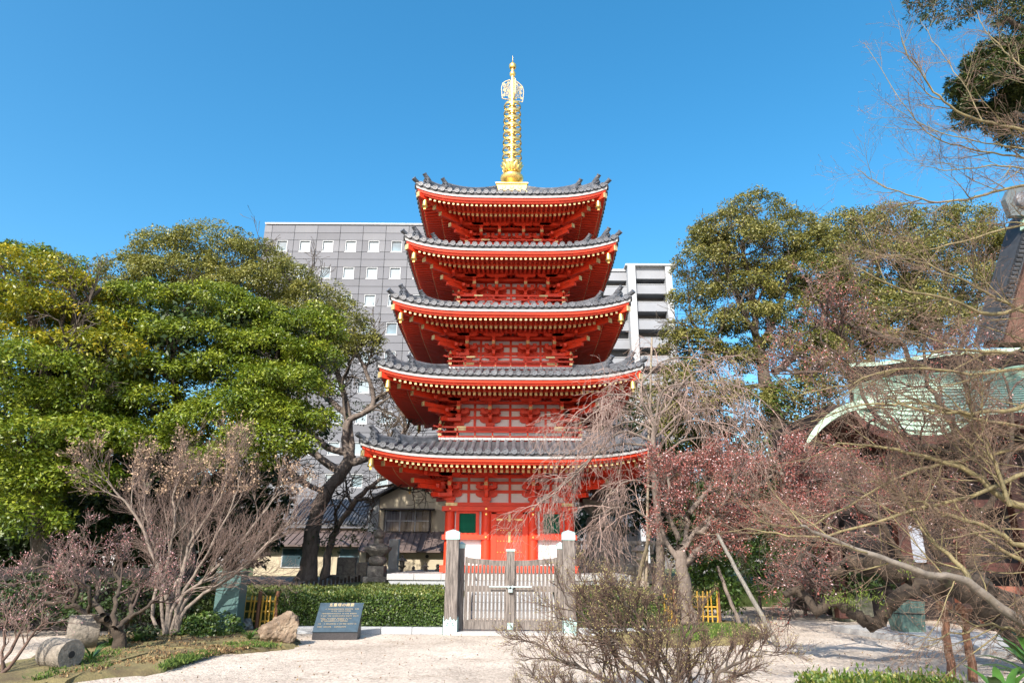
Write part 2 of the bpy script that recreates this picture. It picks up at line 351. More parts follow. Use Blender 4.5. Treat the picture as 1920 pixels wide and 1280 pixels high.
def grass_patch(name, pix, n, seed, lf=(.07, .02), z=.06):
    g = np.random.default_rng(seed); P = [gnd(*q) for q in pix]; pts = []
    for _ in range(n):
        w = g.dirichlet(np.ones(len(P)) * .55); pts.append((sum(w[i] * P[i].x for i in range(len(P))), sum(w[i] * P[i].y for i in range(len(P))), z))
    return scatter(name, MOUNDL, None, pts, seed, 7, np.array([.05, .05, .012]), lf, 'stuff', 1.6)
tag(grass_patch('grass', [(352, 1243), (300, 1262), (400, 1230), (330, 1240)], 420, 1), 'short green grass along the edge of the left planting bed', None, kind='stuff')
grass_patch('grass', [(440, 1224), (520, 1218), (480, 1212), (420, 1216)], 380, 2)
grass_patch('grass', [(1290, 1212), (1420, 1200), (1330, 1180), (1400, 1180), (1240, 1190)], 1500, 5, (.10, .022), .09)
grass_patch('grass', [(60, 1285), (200, 1262), (120, 1240), (230, 1225)], 500, 6)
grass_patch('grass', [(250, 1200), (420, 1200), (500, 1195), (330, 1190)], 350, 7)
grass_patch('leaf_litter', [(100, 1280), (340, 1245), (560, 1205), (200, 1195)], 900, 8, (.05, .03), .07).data.materials[0] = mat('dry litter', (.2, .13, .06), .9, rnd=[(0, (.06, .03, .015)), (.6, (.20, .12, .05)), (1, (.32, .24, .12))])
g2 = np.random.default_rng(90); lp = [(g2.uniform(-8, 9), g2.uniform(10.2, 17.0), .004) for _ in range(900)]
tag(scatter('leaf_litter', mat('dry litter', (.2, .13, .06)), None, lp, 91, 1, np.array([.25, .25, .001]), (.045, .022), 'stuff', 0), 'scattered dry leaves and twig bits on the pale gravel')
LAWN = mat('ground cover leaves', (.1, .15, .03), .6, rnd=[(0, (.03, .05, .008)), (.6, (.075, .105, .015)), (1, (.16, .17, .035))], trans=.15)
g_ = np.random.default_rng(11); pts = []
for _ in range(9000):
    x = g_.uniform(-9.5, 3.5); y = g_.uniform(18.2, 25.5)
    if -2.15 < x < 1.85 and y < 24: continue
    if x < -4.2 - (y - 18) * .12 and y > 22.5 + (x + 4.2) * -.0: continue
    if abs(x) < 4.1 and y > 23.7: continue
    pts.append((x, y, TZ + .02 + .08 * g_.random()))
tag(scatter('ground_cover', LAWN, None, pts, 12, 7, np.array([.06, .06, .02]), (.08, .045), 'stuff', .8), 'clipped green ground cover between the hedge and the pagoda base')
pts = [(g_.uniform(-13, -3.9), g_.uniform(22.5, 33), TZ + .02) for _ in range(2500)] + [(g_.uniform(4.1, 8), g_.uniform(25, 33), TZ + .02) for _ in range(1200)]

# ------------------------------------------------------------------ the five-storey pagoda (local frame: x right, y away, z up)
PX, PY = -0.05, 27.8
PG = thing('pagoda', (PX, PY, 0), 'five-storey vermilion pagoda with grey tiled eaves and a gilded spire, behind the wooden gate', 'pagoda')
def P_(mb, name, m, parent=PG, smooth=False, kind=None): return mb.build(name, m, parent, smooth, kind, local=True)
ZF = 1.15
# stone base
BH = 4.03
pf = P_(MB().box((0, 0, .86), (2 * BH - .12, 2 * BH - .12, .42)), 'platform', GRAN)
k = 0
for side in range(4):
    c, s = ((1, 0), (0, 1), (-1, 0), (0, -1))[side]
    for i in range(9):
        w = 2 * BH / 9; x = -BH + w * (i + .5); y = -BH + .3
        if side % 2 and i in (0, 8): continue
        me = MB().box((0, 0, 0), (w - .008, .6, .19)).mesh('coping_stone', GRANL)
        o = link('coping_stone', me, PG, None); o.location = (x * c - y * s, x * s + y * c, ZF - .095); o.rotation_euler.z = side * math.pi / 2; bevel(o, .012)
    if side in (0, 1, 3):
        for i in range(5):
            w = 1.6; x = -BH + .08 + w * (i + .5) - .01
            o = link('face_stone', MB().box((0, 0, 0), (w - .015, .1, .27)).mesh('face_stone', GRAN), PG, None)
            if i == 4: o.scale.x = .93; x -= .05
            y = -BH + .10; o.location = (x * c - y * s, x * s + y * c, ZF - .19 - .14); o.rotation_euler.z = side * math.pi / 2
P_(MB().box((0, 0, ZF - .03), (2 * BH - 1.2, 2 * BH - 1.2, .05)), 'platform_paving', GRANL)
for i in range(6):   # steps up to the base
    z1 = ZF / 6 * (i + 1); y0 = -BH - .5 * (6 - i)
    if i == 5: continue
    for j in range(3):
        o = link('step_stone', MB().box((0, 0, 0), (.735, .53, ZF / 6 - .004)).mesh('step_stone', GRAN), PG, None)
        o.location = (-.74 + .74 * j, y0 + .25 + .5, z1 - ZF / 12); bevel(o, .01)
for sx in (-1, 1):
    P_(MB().prism([(-BH, 0), (-BH - 3.0, 0), (-BH - 3.0, .22), (-BH, ZF + .02)], 0, .22, lambda u, v, w: (sx * (1.12 + w), u, v)), 'stair_cheek', GRANL)
TI = [dict(W=4.94, zE=4.85, b=2.17, bal=0, zf=ZF, n=34, in_=.85),
      dict(W=4.60, zE=7.64, b=1.95, bal=2.73, zf=5.87, n=33, in_=.70),
      dict(W=4.33, zE=10.27, b=1.71, bal=2.46, zf=8.66, n=31, in_=.6),
      dict(W=4.01, zE=12.84, b=1.50, bal=2.23, zf=11.30, n=29, in_=.5),
      dict(W=3.73, zE=15.26, b=1.28, bal=2.0, zf=13.88, n=26, in_=.43)]
LF = .42
def bracket_mesh():
    mb = MB()
    def arm(x0, y0, x1, y1, z, h=.15, w=.12):      # bow-shaped bracket arm
        a = Vector((x0, y0, 0)); b = Vector((x1, y1, 0)); L = (b - a).length; t = (b - a) / L; sd = Vector((-t.y, t.x, 0))
        poly = [(0, h), (0, h * .55), (.05 * L + .02, h * .2), (.16 * L + .02, 0), (L - .16 * L - .02, 0), (L - .05 * L - .02, h * .2), (L, h * .55), (L, h)]
        mb.prism(poly, -w / 2, w / 2, lambda u, v, ww: tuple(a + t * u + sd * ww + Vector((0, 0, z + v))))
    def blk(x, y, z, s=.17, h=.11):
        mb.box((x, y, z + h * .72), (s, s, h * .56)); mb.box((x, y, z + h * .22), (s * .7, s * .7, h * .44 - .002), None)
    mb.box((0, -.03, .14), (.34, .34, .12)); mb.box((0, -.03, .04), (.24, .24, .08))
    arm(-.40, -.04, .40, -.04, .20)
    for x in (-.32, 0, .32): blk(x, -.04, .35)
    arm(-.40, -.042, .40, -.042, .47, .13)
    for x in (-.32, 0, .32): blk(x, -.042, .60)
    arm(0, .1, 0, -.46, .2, .16); blk(0, -.40, .36)
    arm(-.36, -.40, .36, -.40, .47, .13, .11)
    for x in (-.28, .28): blk(x, -.40, .60, .15, .1)
    arm(0, .0, 0, -.86, .462, .14, .118)
    # tail rafter
    mb.bar((0, .1, 1.03), (0, -.86, .665), .115, .17)
    blk(0, -.80, .78, .15, .10)
    arm(-.40, -.80, .40, -.80, .88, .12, .11)
    for x in (-.32, 0, .32): blk(x, -.80, 1.0, .15, .08)
    return mb
BRM = bracket_mesh().mesh('bracket_set', RED)
CAPM = MB().box((0, -.862, .655), (.125, .03, .215), Matrix.Rotation(-.36, 3, 'X')).mesh('gilt_cap', BRASS)
def corner_mesh():
    mb = MB(); q = math.sqrt(.5)
    for z, L, h in ((.2, .62, .15), (.46, 1.05, .15), (.62, 1.25, .15), (.93, 1.62, .15)):
        mb.bar((0, 0, z + .05), (L, -L, z + .05), .13, h)
    for L, z in ((.4, .36), (.8, .62), (.8, 1.0)):
        mb.box((L, -L, z + .05), (.22, .22, .1), Matrix.Rotation(math.pi / 4, 3, 'Z'))
    # wall-line arms running past the corner
    for z, L in ((.2, .5), (.47, .9), (.88, 1.3)):
        mb.bar((-.1, -.4 if z < .8 else -.80, z + .06), (L, -.4 if z < .8 else -.80, z + .06), .11, .12)
        mb.bar((.4 if z < .8 else .80, .1, z + .06), (.4 if z < .8 else .80, -L, z + .06), .11, .12)
    return mb
CORM = corner_mesh().mesh('corner_bracket', RED)
_c = MB()
for L, z in ((1.25, .67), (1.62, .98)): _c.box((L, -L, z), (.15, .03, .17), Matrix.Rotation(math.pi / 4, 3, 'Z'))
CORC = _c.mesh('gilt_cap', BRASS)
# roof-end ornament (demon-face tile): shield, swollen brow, upturned horn
def ornament():
    mb = MB()
    sh = [(-.20, 0), (-.24, .10), (-.17, .20), (-.21, .32), (-.10, .42), (0, .47), (.10, .42), (.21, .32), (.17, .20), (.24, .10), (.20, 0)]
    mb.prism(sh, -.05, .05, lambda u, v, w: (u * .95, w, v))
    for x, z, r in ((-.07, .3, .05), (.07, .3, .05), (0, .2, .06), (-.1, .1, .045), (.1, .1, .045), (0, .38, .05)):
        mb.lathe((x, -.06, z - r), [(r * .3, 0), (r, r * .6), (r, r * 1.3), (r * .3, r * 2)], 7)
    mb.tube([(0, .25, .28), (0, .08, .40), (0, -.06, .50), (0, -.12, .58)], [.07, .10, .10, .085], 8)
    mb.tube([(0, -.11, .57), (0, -.15, .61)], [.105, .105], 12)
    return mb.mesh('ridge_ornament', TILE, True)
ORN = ornament()
def bell():
    mb = MB(); mb.lathe((0, 0, 0), [(.03, .36), (.05, .30), (.085, .27), (.095, .18), (.10, .06), (.125, 0), (.11, -.01)][::-1], 12)
    mb.tube([(0, 0, .34), (0, 0, .55)], [.015, .015], 5); return mb.mesh('wind_bell', GOLD, True)
BELL = bell(); CLAP = MB().box((0, 0, -.06), (.08, .01, .09)).tube([(0, 0, .1), (0, 0, -.03)], .008, 4).mesh('clapper', GOLD)
for ti, T in enumerate(TI):
    W, zE, b, zf = T['W'], T['zE'], T['b'], T['zf']
    nx = TI[ti + 1] if ti < 4 else None
    wI = nx['bal'] - .02 if nx else .70; zI = nx['zf'] - .12 if nx else 17.32
    lowb = b + .1
    def lift(u, w, W=W, lo=lowb, p=1.0): return LF * abs(u) ** 4 * max(0, (w - lo) / (W - lo)) ** p
    def rz(x, w, W=W, wI=wI, zI=zI, zE=zE, lift=lift):
        s = min(1, max(0, (W + .1 - w) / (W + .1 - wI))); r = .50 * s + .50 * s * s
        return zE + .19 + (zI - zE - .19) * r + LF * abs(x / w) ** 4 * ((1 - s) ** 1.3)
    US = [-1 + 2 * i / 32 for i in range(33)]
    def sweep(prof, m, name, par, smooth=False, kind=None, dl=0, US=US, lift=lift, zE=zE):
        rows = [[(u * w, -w, zE + dz + lift(u, w)) for u in US] for w, dz in prof]
        return P_(MB().grid(rows).four(), name, m, par, smooth, kind)
    # ---- roof
    ws = [W + .1 - (W + .1 - wI) * i / 10 for i in range(11)]
    rows = [[(u * w, -w, rz(u * w, w)) for u in US] for w in ws]
    roof = P_(MB().grid(rows).four(), 'roof', TILEP, PG, True)
    sweep([(W + .10, .187), (W + .10, .14), (W + .02, .138)], TILE, 'eave_tile_edge', roof)
    sweep([(W + .085, .14), (W + .07, .045), (W, .045)], TILED, 'tile_bedding', roof)
    sweep([(W + .065, .045), (W + .05, -.04), (W - .03, -.042)], EAVEW, 'eave_board', roof)
    sweep([(W + .01, -.04), (W - .01, -.14), (W - .07, -.145), (W - .09, -.215), (W - .2, -.22)], RED, 'fascia', roof)
    # barrel tiles: front rows one by one, the other three sides joined
    sp = 2 * (W + .02) / T['n']; R = .075; side = MB()
    def row(x, mb):
        wmin = max(abs(x) + .10, wI); wmax = W + .125
        if wmax - wmin < .12: wmin = wmax - .12
        m_ = 7 if wmax - wmin > .8 else 3; pts = []; vs = []
        for i in range(m_ + 1):
            w = wmax - (wmax - wmin) * i / m_; z = rz(x, min(w, W + .1)) - (.0 if i else .003)
            for k in range(6):
                a = math.pi * k / 5; vs.append((x + math.cos(a) * R, -w, z + math.sin(a) * R + .01))
        mb.add(vs, [(i * 6 + k, i * 6 + k + 1, (i + 1) * 6 + k + 1, (i + 1) * 6 + k) for i in range(m_) for k in range(5)])
        z = rz(x, W + .1); y = -wmax - .001
        # round end tile with raised rim
        c = (x, y, z + .005); n = 14; Rr = .100; vs = []
        for rr, dy in ((Rr, .03), (Rr, -.012), (Rr * .78, -.012), (Rr * .74, .004), (Rr * .35, .004), (Rr * .3, -.006)):
            for k in range(n): vs.append((c[0] + rr * math.cos(2 * math.pi * k / n), c[1] + dy, c[2] + rr * math.sin(2 * math.pi * k / n)))
        mb.add(vs, [(i * n + k, i * n + (k + 1) % n, (i + 1) * n + (k + 1) % n, (i + 1) * n + k) for i in range(5) for k in range(n)] + [tuple(5 * n + k for k in range(n))])
        # curved pan-tile lip to the right
        if x + sp < W:
            zz = [(x + sp * (.28 + .44 * j / 4), z - .035 - .03 * math.sin(math.pi * j / 4)) for j in range(5)]
            mb.add([(a, y + .02, zq + .05) for a, zq in zz] + [(a, y + .02, zq) for a, zq in zz], [(j, 5 + j, 6 + j, j + 1) for j in range(4)])
    for i in range(T['n']):
        x = -(W + .02) + sp * (i + .5); row(x, side)
        mb = MB(); row(x, mb); o = P_(mb, 'roof_tile', TILE, roof, True)
    s0 = MB(); s0.v = side.v; s0.f = side.f; n0 = len(s0.v); f0 = len(s0.f); s0.four()
    s1 = MB(); s1.v = s0.v[n0:]; s1.f = [tuple(i - n0 for i in f) for f in s0.f[f0:]]
    P_(s1, 'roof_tile', TILE, roof, True, 'stuff')
    # hip ridges, in two steps, each ending in an ornament
    for kq in range(4):
        c, s = ((1, 0), (0, 1), (-1, 0), (0, -1))[kq]
        def rot(p, c=c, s=s): return (p[0] * c - p[1] * s, p[0] * s + p[1] * c, p[2])
        mb = MB()
        for wa, wb, hh, up in ((W - .32, W - 1.05, .20, .10), (W - .98, wI, .24, .12)):
            P = []
            for i in range(9):
                w = wa + (wb - wa) * i / 8; z = rz(w, w); e = up * (1 - i / 8) ** 3
                P.append((w, z, hh + e))
            q = .10 * .7071
            rows = []
            for w, z, h in P:
                # cross-section: stacked courses, rounded cap
                sec = [(.12, -.05), (.12, .05), (.095, .055), (.10, .10), (.075, .105), (.085, h - .06), (.05, h), (-.05, h), (-.085, h - .06), (-.075, .105), (-.10, .10), (-.095, .055), (-.12, .05), (-.12, -.05)]
                rows.append([rot((w + a * .7071, -w + a * .7071, z + dz)) for a, dz in sec])
            mb.grid(rows); mb.add(rows[0], [tuple(range(len(rows[0])))])
        P_(mb, 'hip_ridge', TILE, roof, False)
        for wa in (W - .32, W - .98):
            o = link('ridge_ornament', ORN, roof, None); p = rot((wa + .03, -wa - .03, rz(wa, wa) + .02)); o.location = p
            o.rotation_euler.z = math.atan2(s, c) + math.pi / 4; o.scale = (.9, .9, .78)
        w1 = W + .12; zc = rz(W + .1, W + .1)
        P_(MB().tube([rot((w1 - .42, -w1 + .42, zc - .09)), rot((w1 - .15, -w1 + .15, zc + .01)), rot((w1, -w1, zc + .09)), rot((w1 + .05, -w1 - .05, zc + .14))], [.075, .08, .085, .1], 12), 'corner_tile', TILE, roof, True)
    # ---- eaves: soffits, two rows of rafters with gilt ends, hip rafters, bells
    eav = sweep([(W - .10, -.165), (W - .80, -.14), (W - .80, -.24), (b + .05, -.24 + (W - .8 - b) * .14)], SOFF, 'soffit', PG)
    sr = .185; R1 = MB(); C1 = MB(); R2 = MB(); C2 = MB(); nk = int((W - .15) / sr)
    for i in range(-nk, nk + 1):
        x = i * sr + (sr / 2 if T['n'] % 2 == 0 else 0)
        if abs(x) < W - .35:
            wo_, wi_ = W - .16, max(W - .95, abs(x) + .05); zo = zE - .262 + lift(x / wo_, wo_); zi = zE - .235 + lift(x / max(wi_, .1), wi_)
            if abs(x) / wi_ > 1: zi = zo
            R1.bar((x, -wo_, zo), (x, -wi_, zi), .07, .085); C1.box((x, -wo_ - .003, zo), (.080, .008, .095))
        if abs(x) < W - 1.05:
            wo_, wi_ = W - .84, max(b, abs(x) + .05)
            zo = zE - .335 + lift(x / wo_, wo_); zi = zE - .335 + (wo_ - wi_) * .14 + lift(x / wi_, wi_)
            R2.bar((x, -wo_, zo), (x, -wi_, zi), .085, .115); C2.box((x, -wo_ - .003, zo), (.094, .008, .125))
    for nm, mb_, m_ in (('flying_rafters', R1, RED), ('flying_rafter_caps', C1, BRASS), ('base_rafters', R2, RED), ('base_rafter_caps', C2, BRASS)):
        P_(mb_.four(), nm, m_, eav, kind='stuff')
    sweep([(W - .79, -.20), (W - .775, -.275), (W - .86, -.275)], RED, 'rafter_board', eav)
    for wq, dz, hh in ((b + .80, -.19, .13), (b + .40, -.36, .10)):
        sweep([(wq + .06, dz + hh / 2), (wq + .06, dz - hh / 2), (wq - .06, dz - hh / 2), (wq - .06, dz + hh / 2)], RED, 'purlin', eav)
    for kq in range(4):
        c, s = ((1, 0), (0, 1), (-1, 0), (0, -1))[kq]
        def rot(p, c=c, s=s): return Vector((p[0] * c - p[1] * s, p[0] * s + p[1] * c, p[2]))
        z1 = zE - .27 + LF * .95; z2 = zE - .37 + LF * .62; w1 = W - .02; w2 = W - .62
        h = P_(MB().bar(rot((w1, -w1, z1)), rot((w2 - .3, -w2 + .3, z1 - LF * .3)), .15, .19).bar(rot((w2, -w2, z2)), rot((b, -b, zE - .1)), .16, .2), 'hip_rafter', RED, eav)
        P_(MB().bar(rot((w1 + .02, -w1 - .02, z1)), rot((w1 - .012, -w1 + .012, z1)), .165, .205), 'gilt_cap', BRASS, h); P_(MB().bar(rot((w2 + .02, -w2 - .02, z2)), rot((w2 - .012, -w2 + .012, z2)), .175, .215), 'gilt_cap', BRASS, h)
        p = rot((W - .27, -W + .27, zE - .66 + LF * .9)); bo = link('wind_bell', BELL, eav, None); bo.location = p
        cl = link('clapper', CLAP, bo, None)
    # ---- body
    zw = zE - 1.27
    body = P_(MB().box((0, 0, (zf + zE) / 2), (2 * b - .02, 2 * b - .02, zE - zf - .1)), 'wall', PLAST)
    cols = [-b, -b * .39, b * .39, b]; beams = MB(); H = zE - .1
    def B(x0, x1, z, h, d=.07): beams.box(((x0 + x1) / 2, -b - d / 2 + .012, z), (x1 - x0, d + .02, h))
    for zz, hh, d in ((zw + .06 - .12, .13, .16), (zw + .40, .11, .06), (zw + .72, .09, .06), (zw + .98, .10, .062), (zw + 1.13, .08, .06)): B(-b, b, zz, hh, d)
    for i in range(3):
        n = 2 if (i == 1 or ti < 3) else 1
        for q in range(1, 2): 
            x = cols[i] + (cols[i + 1] - cols[i]) * .5; B(x - .045, x + .045, zw + .55, 1.1, .055)
    for x in cols: B(x - .06, x + .06, zw + .5, 1.2, .058)
    beams.four(); P_(beams, 'wall_beams', RED, body)
    g = MB()
    for sx in (-1, 1): g.box((sx * (b - .06), -b - .155, zw - .06), (.42, .012, .11))
    g.four(); P_(g, 'gilt_corner_plate', BRASS, body, kind='stuff')
    for kq in range(4):
        c, s = ((1, 0), (0, 1), (-1, 0), (0, -1))[kq]; rzq = math.atan2(s, c)
        for i, x in enumerate(cols):
            xx = max(-b + .02, min(b - .02, x)); o = link('bracket_set', BRM, body, None); o.location = (xx * c + b * s, xx * s - b * c, zw - (.003 if i in (0, 3) and kq % 2 else 0)); o.rotation_euler.z = rzq
            k_ = link('gilt_cap', CAPM, o, None, 0, 'stuff')
        o = link('corner_bracket', CORM, body, None, 0, 'stuff'); o.location = (b * c + b * s, b * s - b * c, zw + .004); o.rotation_euler.z = rzq
        link('gilt_cap', CORC, o, None, 0, 'stuff')
    if ti:      # ---- balcony
        h = T['bal']; rail = MB(); gb = MB()
        fl = P_(MB().box((0, 0, zf - .16), (2 * h - .16, 2 * h - .16, .20)), 'balcony_floor', RED)
        e = MB()
        nb = int(2 * h / .17)
        for i in range(nb): w_ = 2 * h / nb; e.box((-h + w_ * (i + .5), -h + .04, zf - .03), (w_ - .012, .08, .085))
        P_(e.four(), 'floor_board_ends', EAVEW, fl)
        P_(MB().box((0, 0, zf - .036), (2 * h - .10, 2 * h - .10, .07)), 'balcony_deck', TILED, fl)
        r = h - .12
        for z, t, ex in ((.07, .055, .0), (.25, .05, .12), (.42, .06, .26)):
            pts_ = [(-r - ex, -r, zf + z + (.05 if ex > .2 else 0)), (-r, -r, zf + z), (r, -r, zf + z), (r + ex, -r, zf + z + (.05 if ex > .2 else 0))]
            for a, b_ in zip(pts_[:-1], pts_[1:]):
                if (Vector(a) - Vector(b_)).length > .01: rail.bar(a, b_, t, t)
        np_ = 8 if ti < 3 else 6
        for i in range(1, np_): x = -r + 2 * r * i / np_; rail.box((x, -r, zf + .2), (.06, .05, .40)); gb.box((x, -r - .032, zf + .07), (.045, .012, .045))
        rl = P_(rail.four(), 'balcony_rail', RED)
        gb.four(); P_(gb, 'gilt_stud', BRASS, rl, kind='stuff')
        for sx in (-1, 1):
            for sy in (-1, 1):
                q = P_(MB().lathe((sx * r, sy * r, zf), [(.05, 0), (.05, .5), (.035, .53), (.055, .58), (.03, .64), (.005, .67)], 10), 'balcony_post', RED, rl, True)
                P_(MB().box((sx * r, sy * r, zf + .14), (.13, .13, .09)).box((sx * r, sy * r, zf + .34), (.13, .13, .07)).lathe((sx * r, sy * r, zf), [(.042, .53), (.062, .58), (.035, .64), (.006, .68)], 10), 'gilt_cap', BRASS, q, True, 'stuff')
        for sx in (-1, 1): P_(MB().box((sx * (r - .8), -r - .036, zf + .42), (.34, .008, .065)), 'gilt_plate', BRASS, rl)
        # waist between the roof below and this floor
        P_(MB().box((0, 0, zf - .45), (2 * h - .7, 2 * h - .7, .5)), 'waist', RED)
    T['body'] = body
# ground storey: columns, nageshi beams, windows, door
b = 2.17; fy = -b - .02; body = TI[0]['body']; cols = [-b, -b * .39, b * .39, b]
for kq in range(4):
    c, s = ((1, 0), (0, 1), (-1, 0), (0, -1))[kq]
    for i, x in enumerate(cols[:3] if kq else cols[:3]):
        o = link('column', MB().lathe((0, 0, 0), [(.19, 0), (.185, .8), (.175, 2.3)], 20).mesh('column', RED, True), PG, None)
        xx = x; yy = -b; o.location = (xx * c - yy * s, xx * s + yy * c, ZF)
bm = MB()
def B4(x0, x1, z, h, d): bm.box(((x0 + x1) / 2, fy - d / 2 + .02, z), (x1 - x0, d, h))
B4(-b - .28, b + .28, 3.36, .17, .22); B4(-b - .25, -b * .39 + .1, 2.37, .16, .2); B4(b * .39 - .1, b + .25, 2.37, .16, .2); B4(-b - .29, b + .29, 1.29, .24, .24)
bm.four(); P_(bm, 'tie_beams', RED, PG)
st = MB()
for x in cols:
    for z in ((3.36,) if abs(x) > 2 else (3.36, 2.37)): st.lathe((0, 0, 0), [(.005, 0)], 3) if False else st.tube([(x + (0 if abs(x) < 2 else -.0), fy - .20, z), (x, fy - .235, z)], [.05, .03], 10)
for x in (-b * .39, b * .39): st.tube([(x, fy - .17, 3.17), (x, fy - .21, 3.17)], [.045, .03], 10)
P_(st, 'gilt_studs', GOLD, PG, True, 'stuff')
for sx in (-1, 1):      # green lattice windows
    cx = sx * b * .70 ; w, z0, z1 = .60, 2.52, 3.19
    fr = P_(MB().box((cx - w / 2 - .06, fy - .05, (z0 + z1) / 2), (.12, .12, z1 - z0 + .16)).box((cx + w / 2 + .06, fy - .05, (z0 + z1) / 2), (.12, .12, z1 - z0 + .16)).box((cx, fy - .05, z1 + .045), (w, .118, .07)).box((cx, fy - .05, z0 - .04), (w, .118, .07)), 'window', RED)
    P_(MB().box((cx, fy - .005, (z0 + z1) / 2), (w, .02, z1 - z0)), 'window_back', mat('window recess', (.002, .02, .012), .7), fr)
    lm = MB().box((0, 0, 0), (.034, .03, z1 - z0), Matrix.Rotation(math.pi / 4, 3, 'Z')).mesh('lattice_bar', GREEN)
    for i in range(13):
        o = link('lattice_bar', lm, fr, None); o.location = (cx - w / 2 + w * (i + .5) / 13, fy - .035, (z0 + z1) / 2)
# pillars between the windows and door, door leaves
dr = MB()
for sx in (-1, 1): dr.box((sx * (b * .39 - .28), fy - .03, 2.3), (.18, .10, 1.9)); dr.box((sx * (b * .39 - .15), fy - .01, 2.3), (.12, .06, 1.9))
dr.box((0, fy - .03, 3.24), (1.5, .1, .1)); P_(dr, 'door_frame', RED)
for sx in (-1, 1):
    d = P_(MB().box((sx * .243, fy - .03, 2.29), (.48, .06, 1.78)), 'door', mat('door vermilion', (.52, .04, .01), .5, var=.12, scale=2))
    gs = MB()
    for z in (3.0, 2.62, 2.24, 1.86, 1.55):
        for q in range(4): gs.lathe((0, 0, 0), [(.001, 0)], 3) if False else gs.tube([(sx * (.09 + .11 * q), fy - .06, z), (sx * (.09 + .11 * q), fy - .085, z)], [.026, .012], 8)
    P_(gs, 'door_stud', GOLD, d, True, 'stuff')
    P_(MB().box((sx * .36, fy - .064, 2.99), (.22, .01, .07)).box((sx * .02 + .0, fy - .066, 3.05), (.036, .012, .26)).box((sx * .02, fy - .066, 2.38), (.036, .012, .36)), 'door_fitting', BRASS, d, False, 'stuff')
# ---- spire
sb = P_(MB().box((0, 0, 17.5), (1.36, 1.36, .34)).box((0, 0, 17.69), (1.46, 1.46, .06)).box((0, 0, 17.345), (1.44, 1.44, .05)), 'spire_base', GOLD)
for x in (-.35, 0, .35): P_(MB().tube([(x, -.68, 17.5), (x, -.70, 17.5)], [.09, .07], 8), 'base_emblem', GOLD, sb, True)
P_(MB().lathe((0, 0, 17.71), [(.50, 0), (.46, .12), (.33, .22), (.30, .30), (.38, .38), (.50, .50), (.54, .62), (.52, .70), (.30, .78), (.13, .80)], 28), 'spire_bowl', GOLD, PG, True)
lot = P_(MB().lathe((0, 0, 18.52), [(.12, 0), (.30, .06), (.36, .22), (.30, .26), (.12, .2)], 24), 'lotus', GOLD, PG, True)
for q in range(12):
    a = q * math.pi / 6; mb = MB(); P = []
    for i in range(6):
        t = i / 5; r = .34 + .20 * t - .1 * t * t + (.10 * t ** 4); w = .15 * math.sin(math.pi * (.15 + .8 * t)) + .01
        P.append([(r * math.cos(a) - k * w * math.sin(a), r * math.sin(a) + k * w * math.cos(a), 18.58 + .46 * t) for k in (-1, 0, 1)])
    mb.grid(P); o = P_(mb, 'lotus_petal', GOLD, lot, True); m = o.modifiers.new('solid', 'SOLIDIFY'); m.thickness = .02
P_(MB().tube([(0, 0, 18.4), (0, 0, 22.3), (0, 0, 23.9), (0, 0, 24.6)], [.16, .13, .08, .05], 12), 'spire_shaft', GOLD, PG, True)
zs = [19.08 + (22.25 - 19.08) * i / 8 for i in range(9)]
for i, z in enumerate(zs):
    r = .46 - .06 * i / 8; mb = MB(); n = 28
    prof = [(r + .01, -.07), (r + .01, 0), (r - .02, .07), (r - .05, .07), (r - .03, 0), (r - .03, -.07)]
    vs = [(p * math.cos(2 * math.pi * k / n), p * math.sin(2 * math.pi * k / n), z + q) for p, q in prof for k in range(n)]
    mb.add(vs, [(j * n + k, j * n + (k + 1) % n, ((j + 1) % 6) * n + (k + 1) % n, ((j + 1) % 6) * n + k) for j in range(6) for k in range(n)])
    for q in range(4):
        a = q * math.pi / 4 + .2; mb.bar((-(r - .02) * math.cos(a), -(r - .02) * math.sin(a), z), ((r - .02) * math.cos(a), (r - .02) * math.sin(a), z), .02, .03)
    mb.lathe((0, 0, z - .05), [(.165, 0), (.18, .05), (.165, .1)], 14)
    P_(mb, 'spire_ring', GOLD, PG, True)
FIL = mat('pale gilt filigree', (.92, .70, .38), .35, .55, var=.1)
for a0 in (.25, .25 + math.pi / 2):       # openwork flame plates
    ca, sa = math.cos(a0), math.sin(a0)
    for sx in (-1, 1):
        mb = MB(); P = lambda u, v: (sx * u * ca, sx * u * sa, 22.60 + v)
        out = [(.10, 0), (.50, 0), (.53, .25), (.55, .60), (.50, .86), (.34, 1.02), (.14, 1.14), (.10, 1.05)]
        for i in range(len(out)): mb.bar(P(*out[i]), P(*out[(i + 1) % 8]), .03, .045, (ca * .01 - sa, sa * .01 + ca, 0.01))
        R = random.Random(5)
        for cx, cz, rr in ((.30, .72, .15), (.30, .72, .08), (.28, .32, .13), (.40, .50, .07), (.20, .95, .06), (.2, .52, .06), (.44, .2, .06), (.16, .15, .05), (.44, .82, .05)):
            n = 12
            for k in range(n):
                mb.bar(P(cx + rr * math.cos(6.283 * k / n), cz + rr * math.sin(6.283 * k / n)), P(cx + rr * math.cos(6.283 * (k + 1) / n), cz + rr * math.sin(6.283 * (k + 1) / n)), .02, .026, (-sa, ca, 0.01))
            for k in range(5): mb.bar(P(cx, cz), P(cx + rr * math.cos(1.257 * k + 1), cz + rr * math.sin(1.257 * k + 1)), .02, .02, (-sa, ca, 0.01))
        P_(mb, 'flame_plate', FIL)
P_(MB().lathe((0, 0, 23.95), [(.07, 0), (.13, .06), (.155, .15), (.13, .24), (.06, .3)], 18), 'dragon_wheel', GOLD, PG, True)
P_(MB().lathe((0, 0, 24.45), [(.06, -.04), (.15, .0), (.18, .09), (.17, .18), (.10, .27), (.03, .34), (.01, .5), (.004, .75)], 18), 'sacred_jewel', GOLD, PG, True)
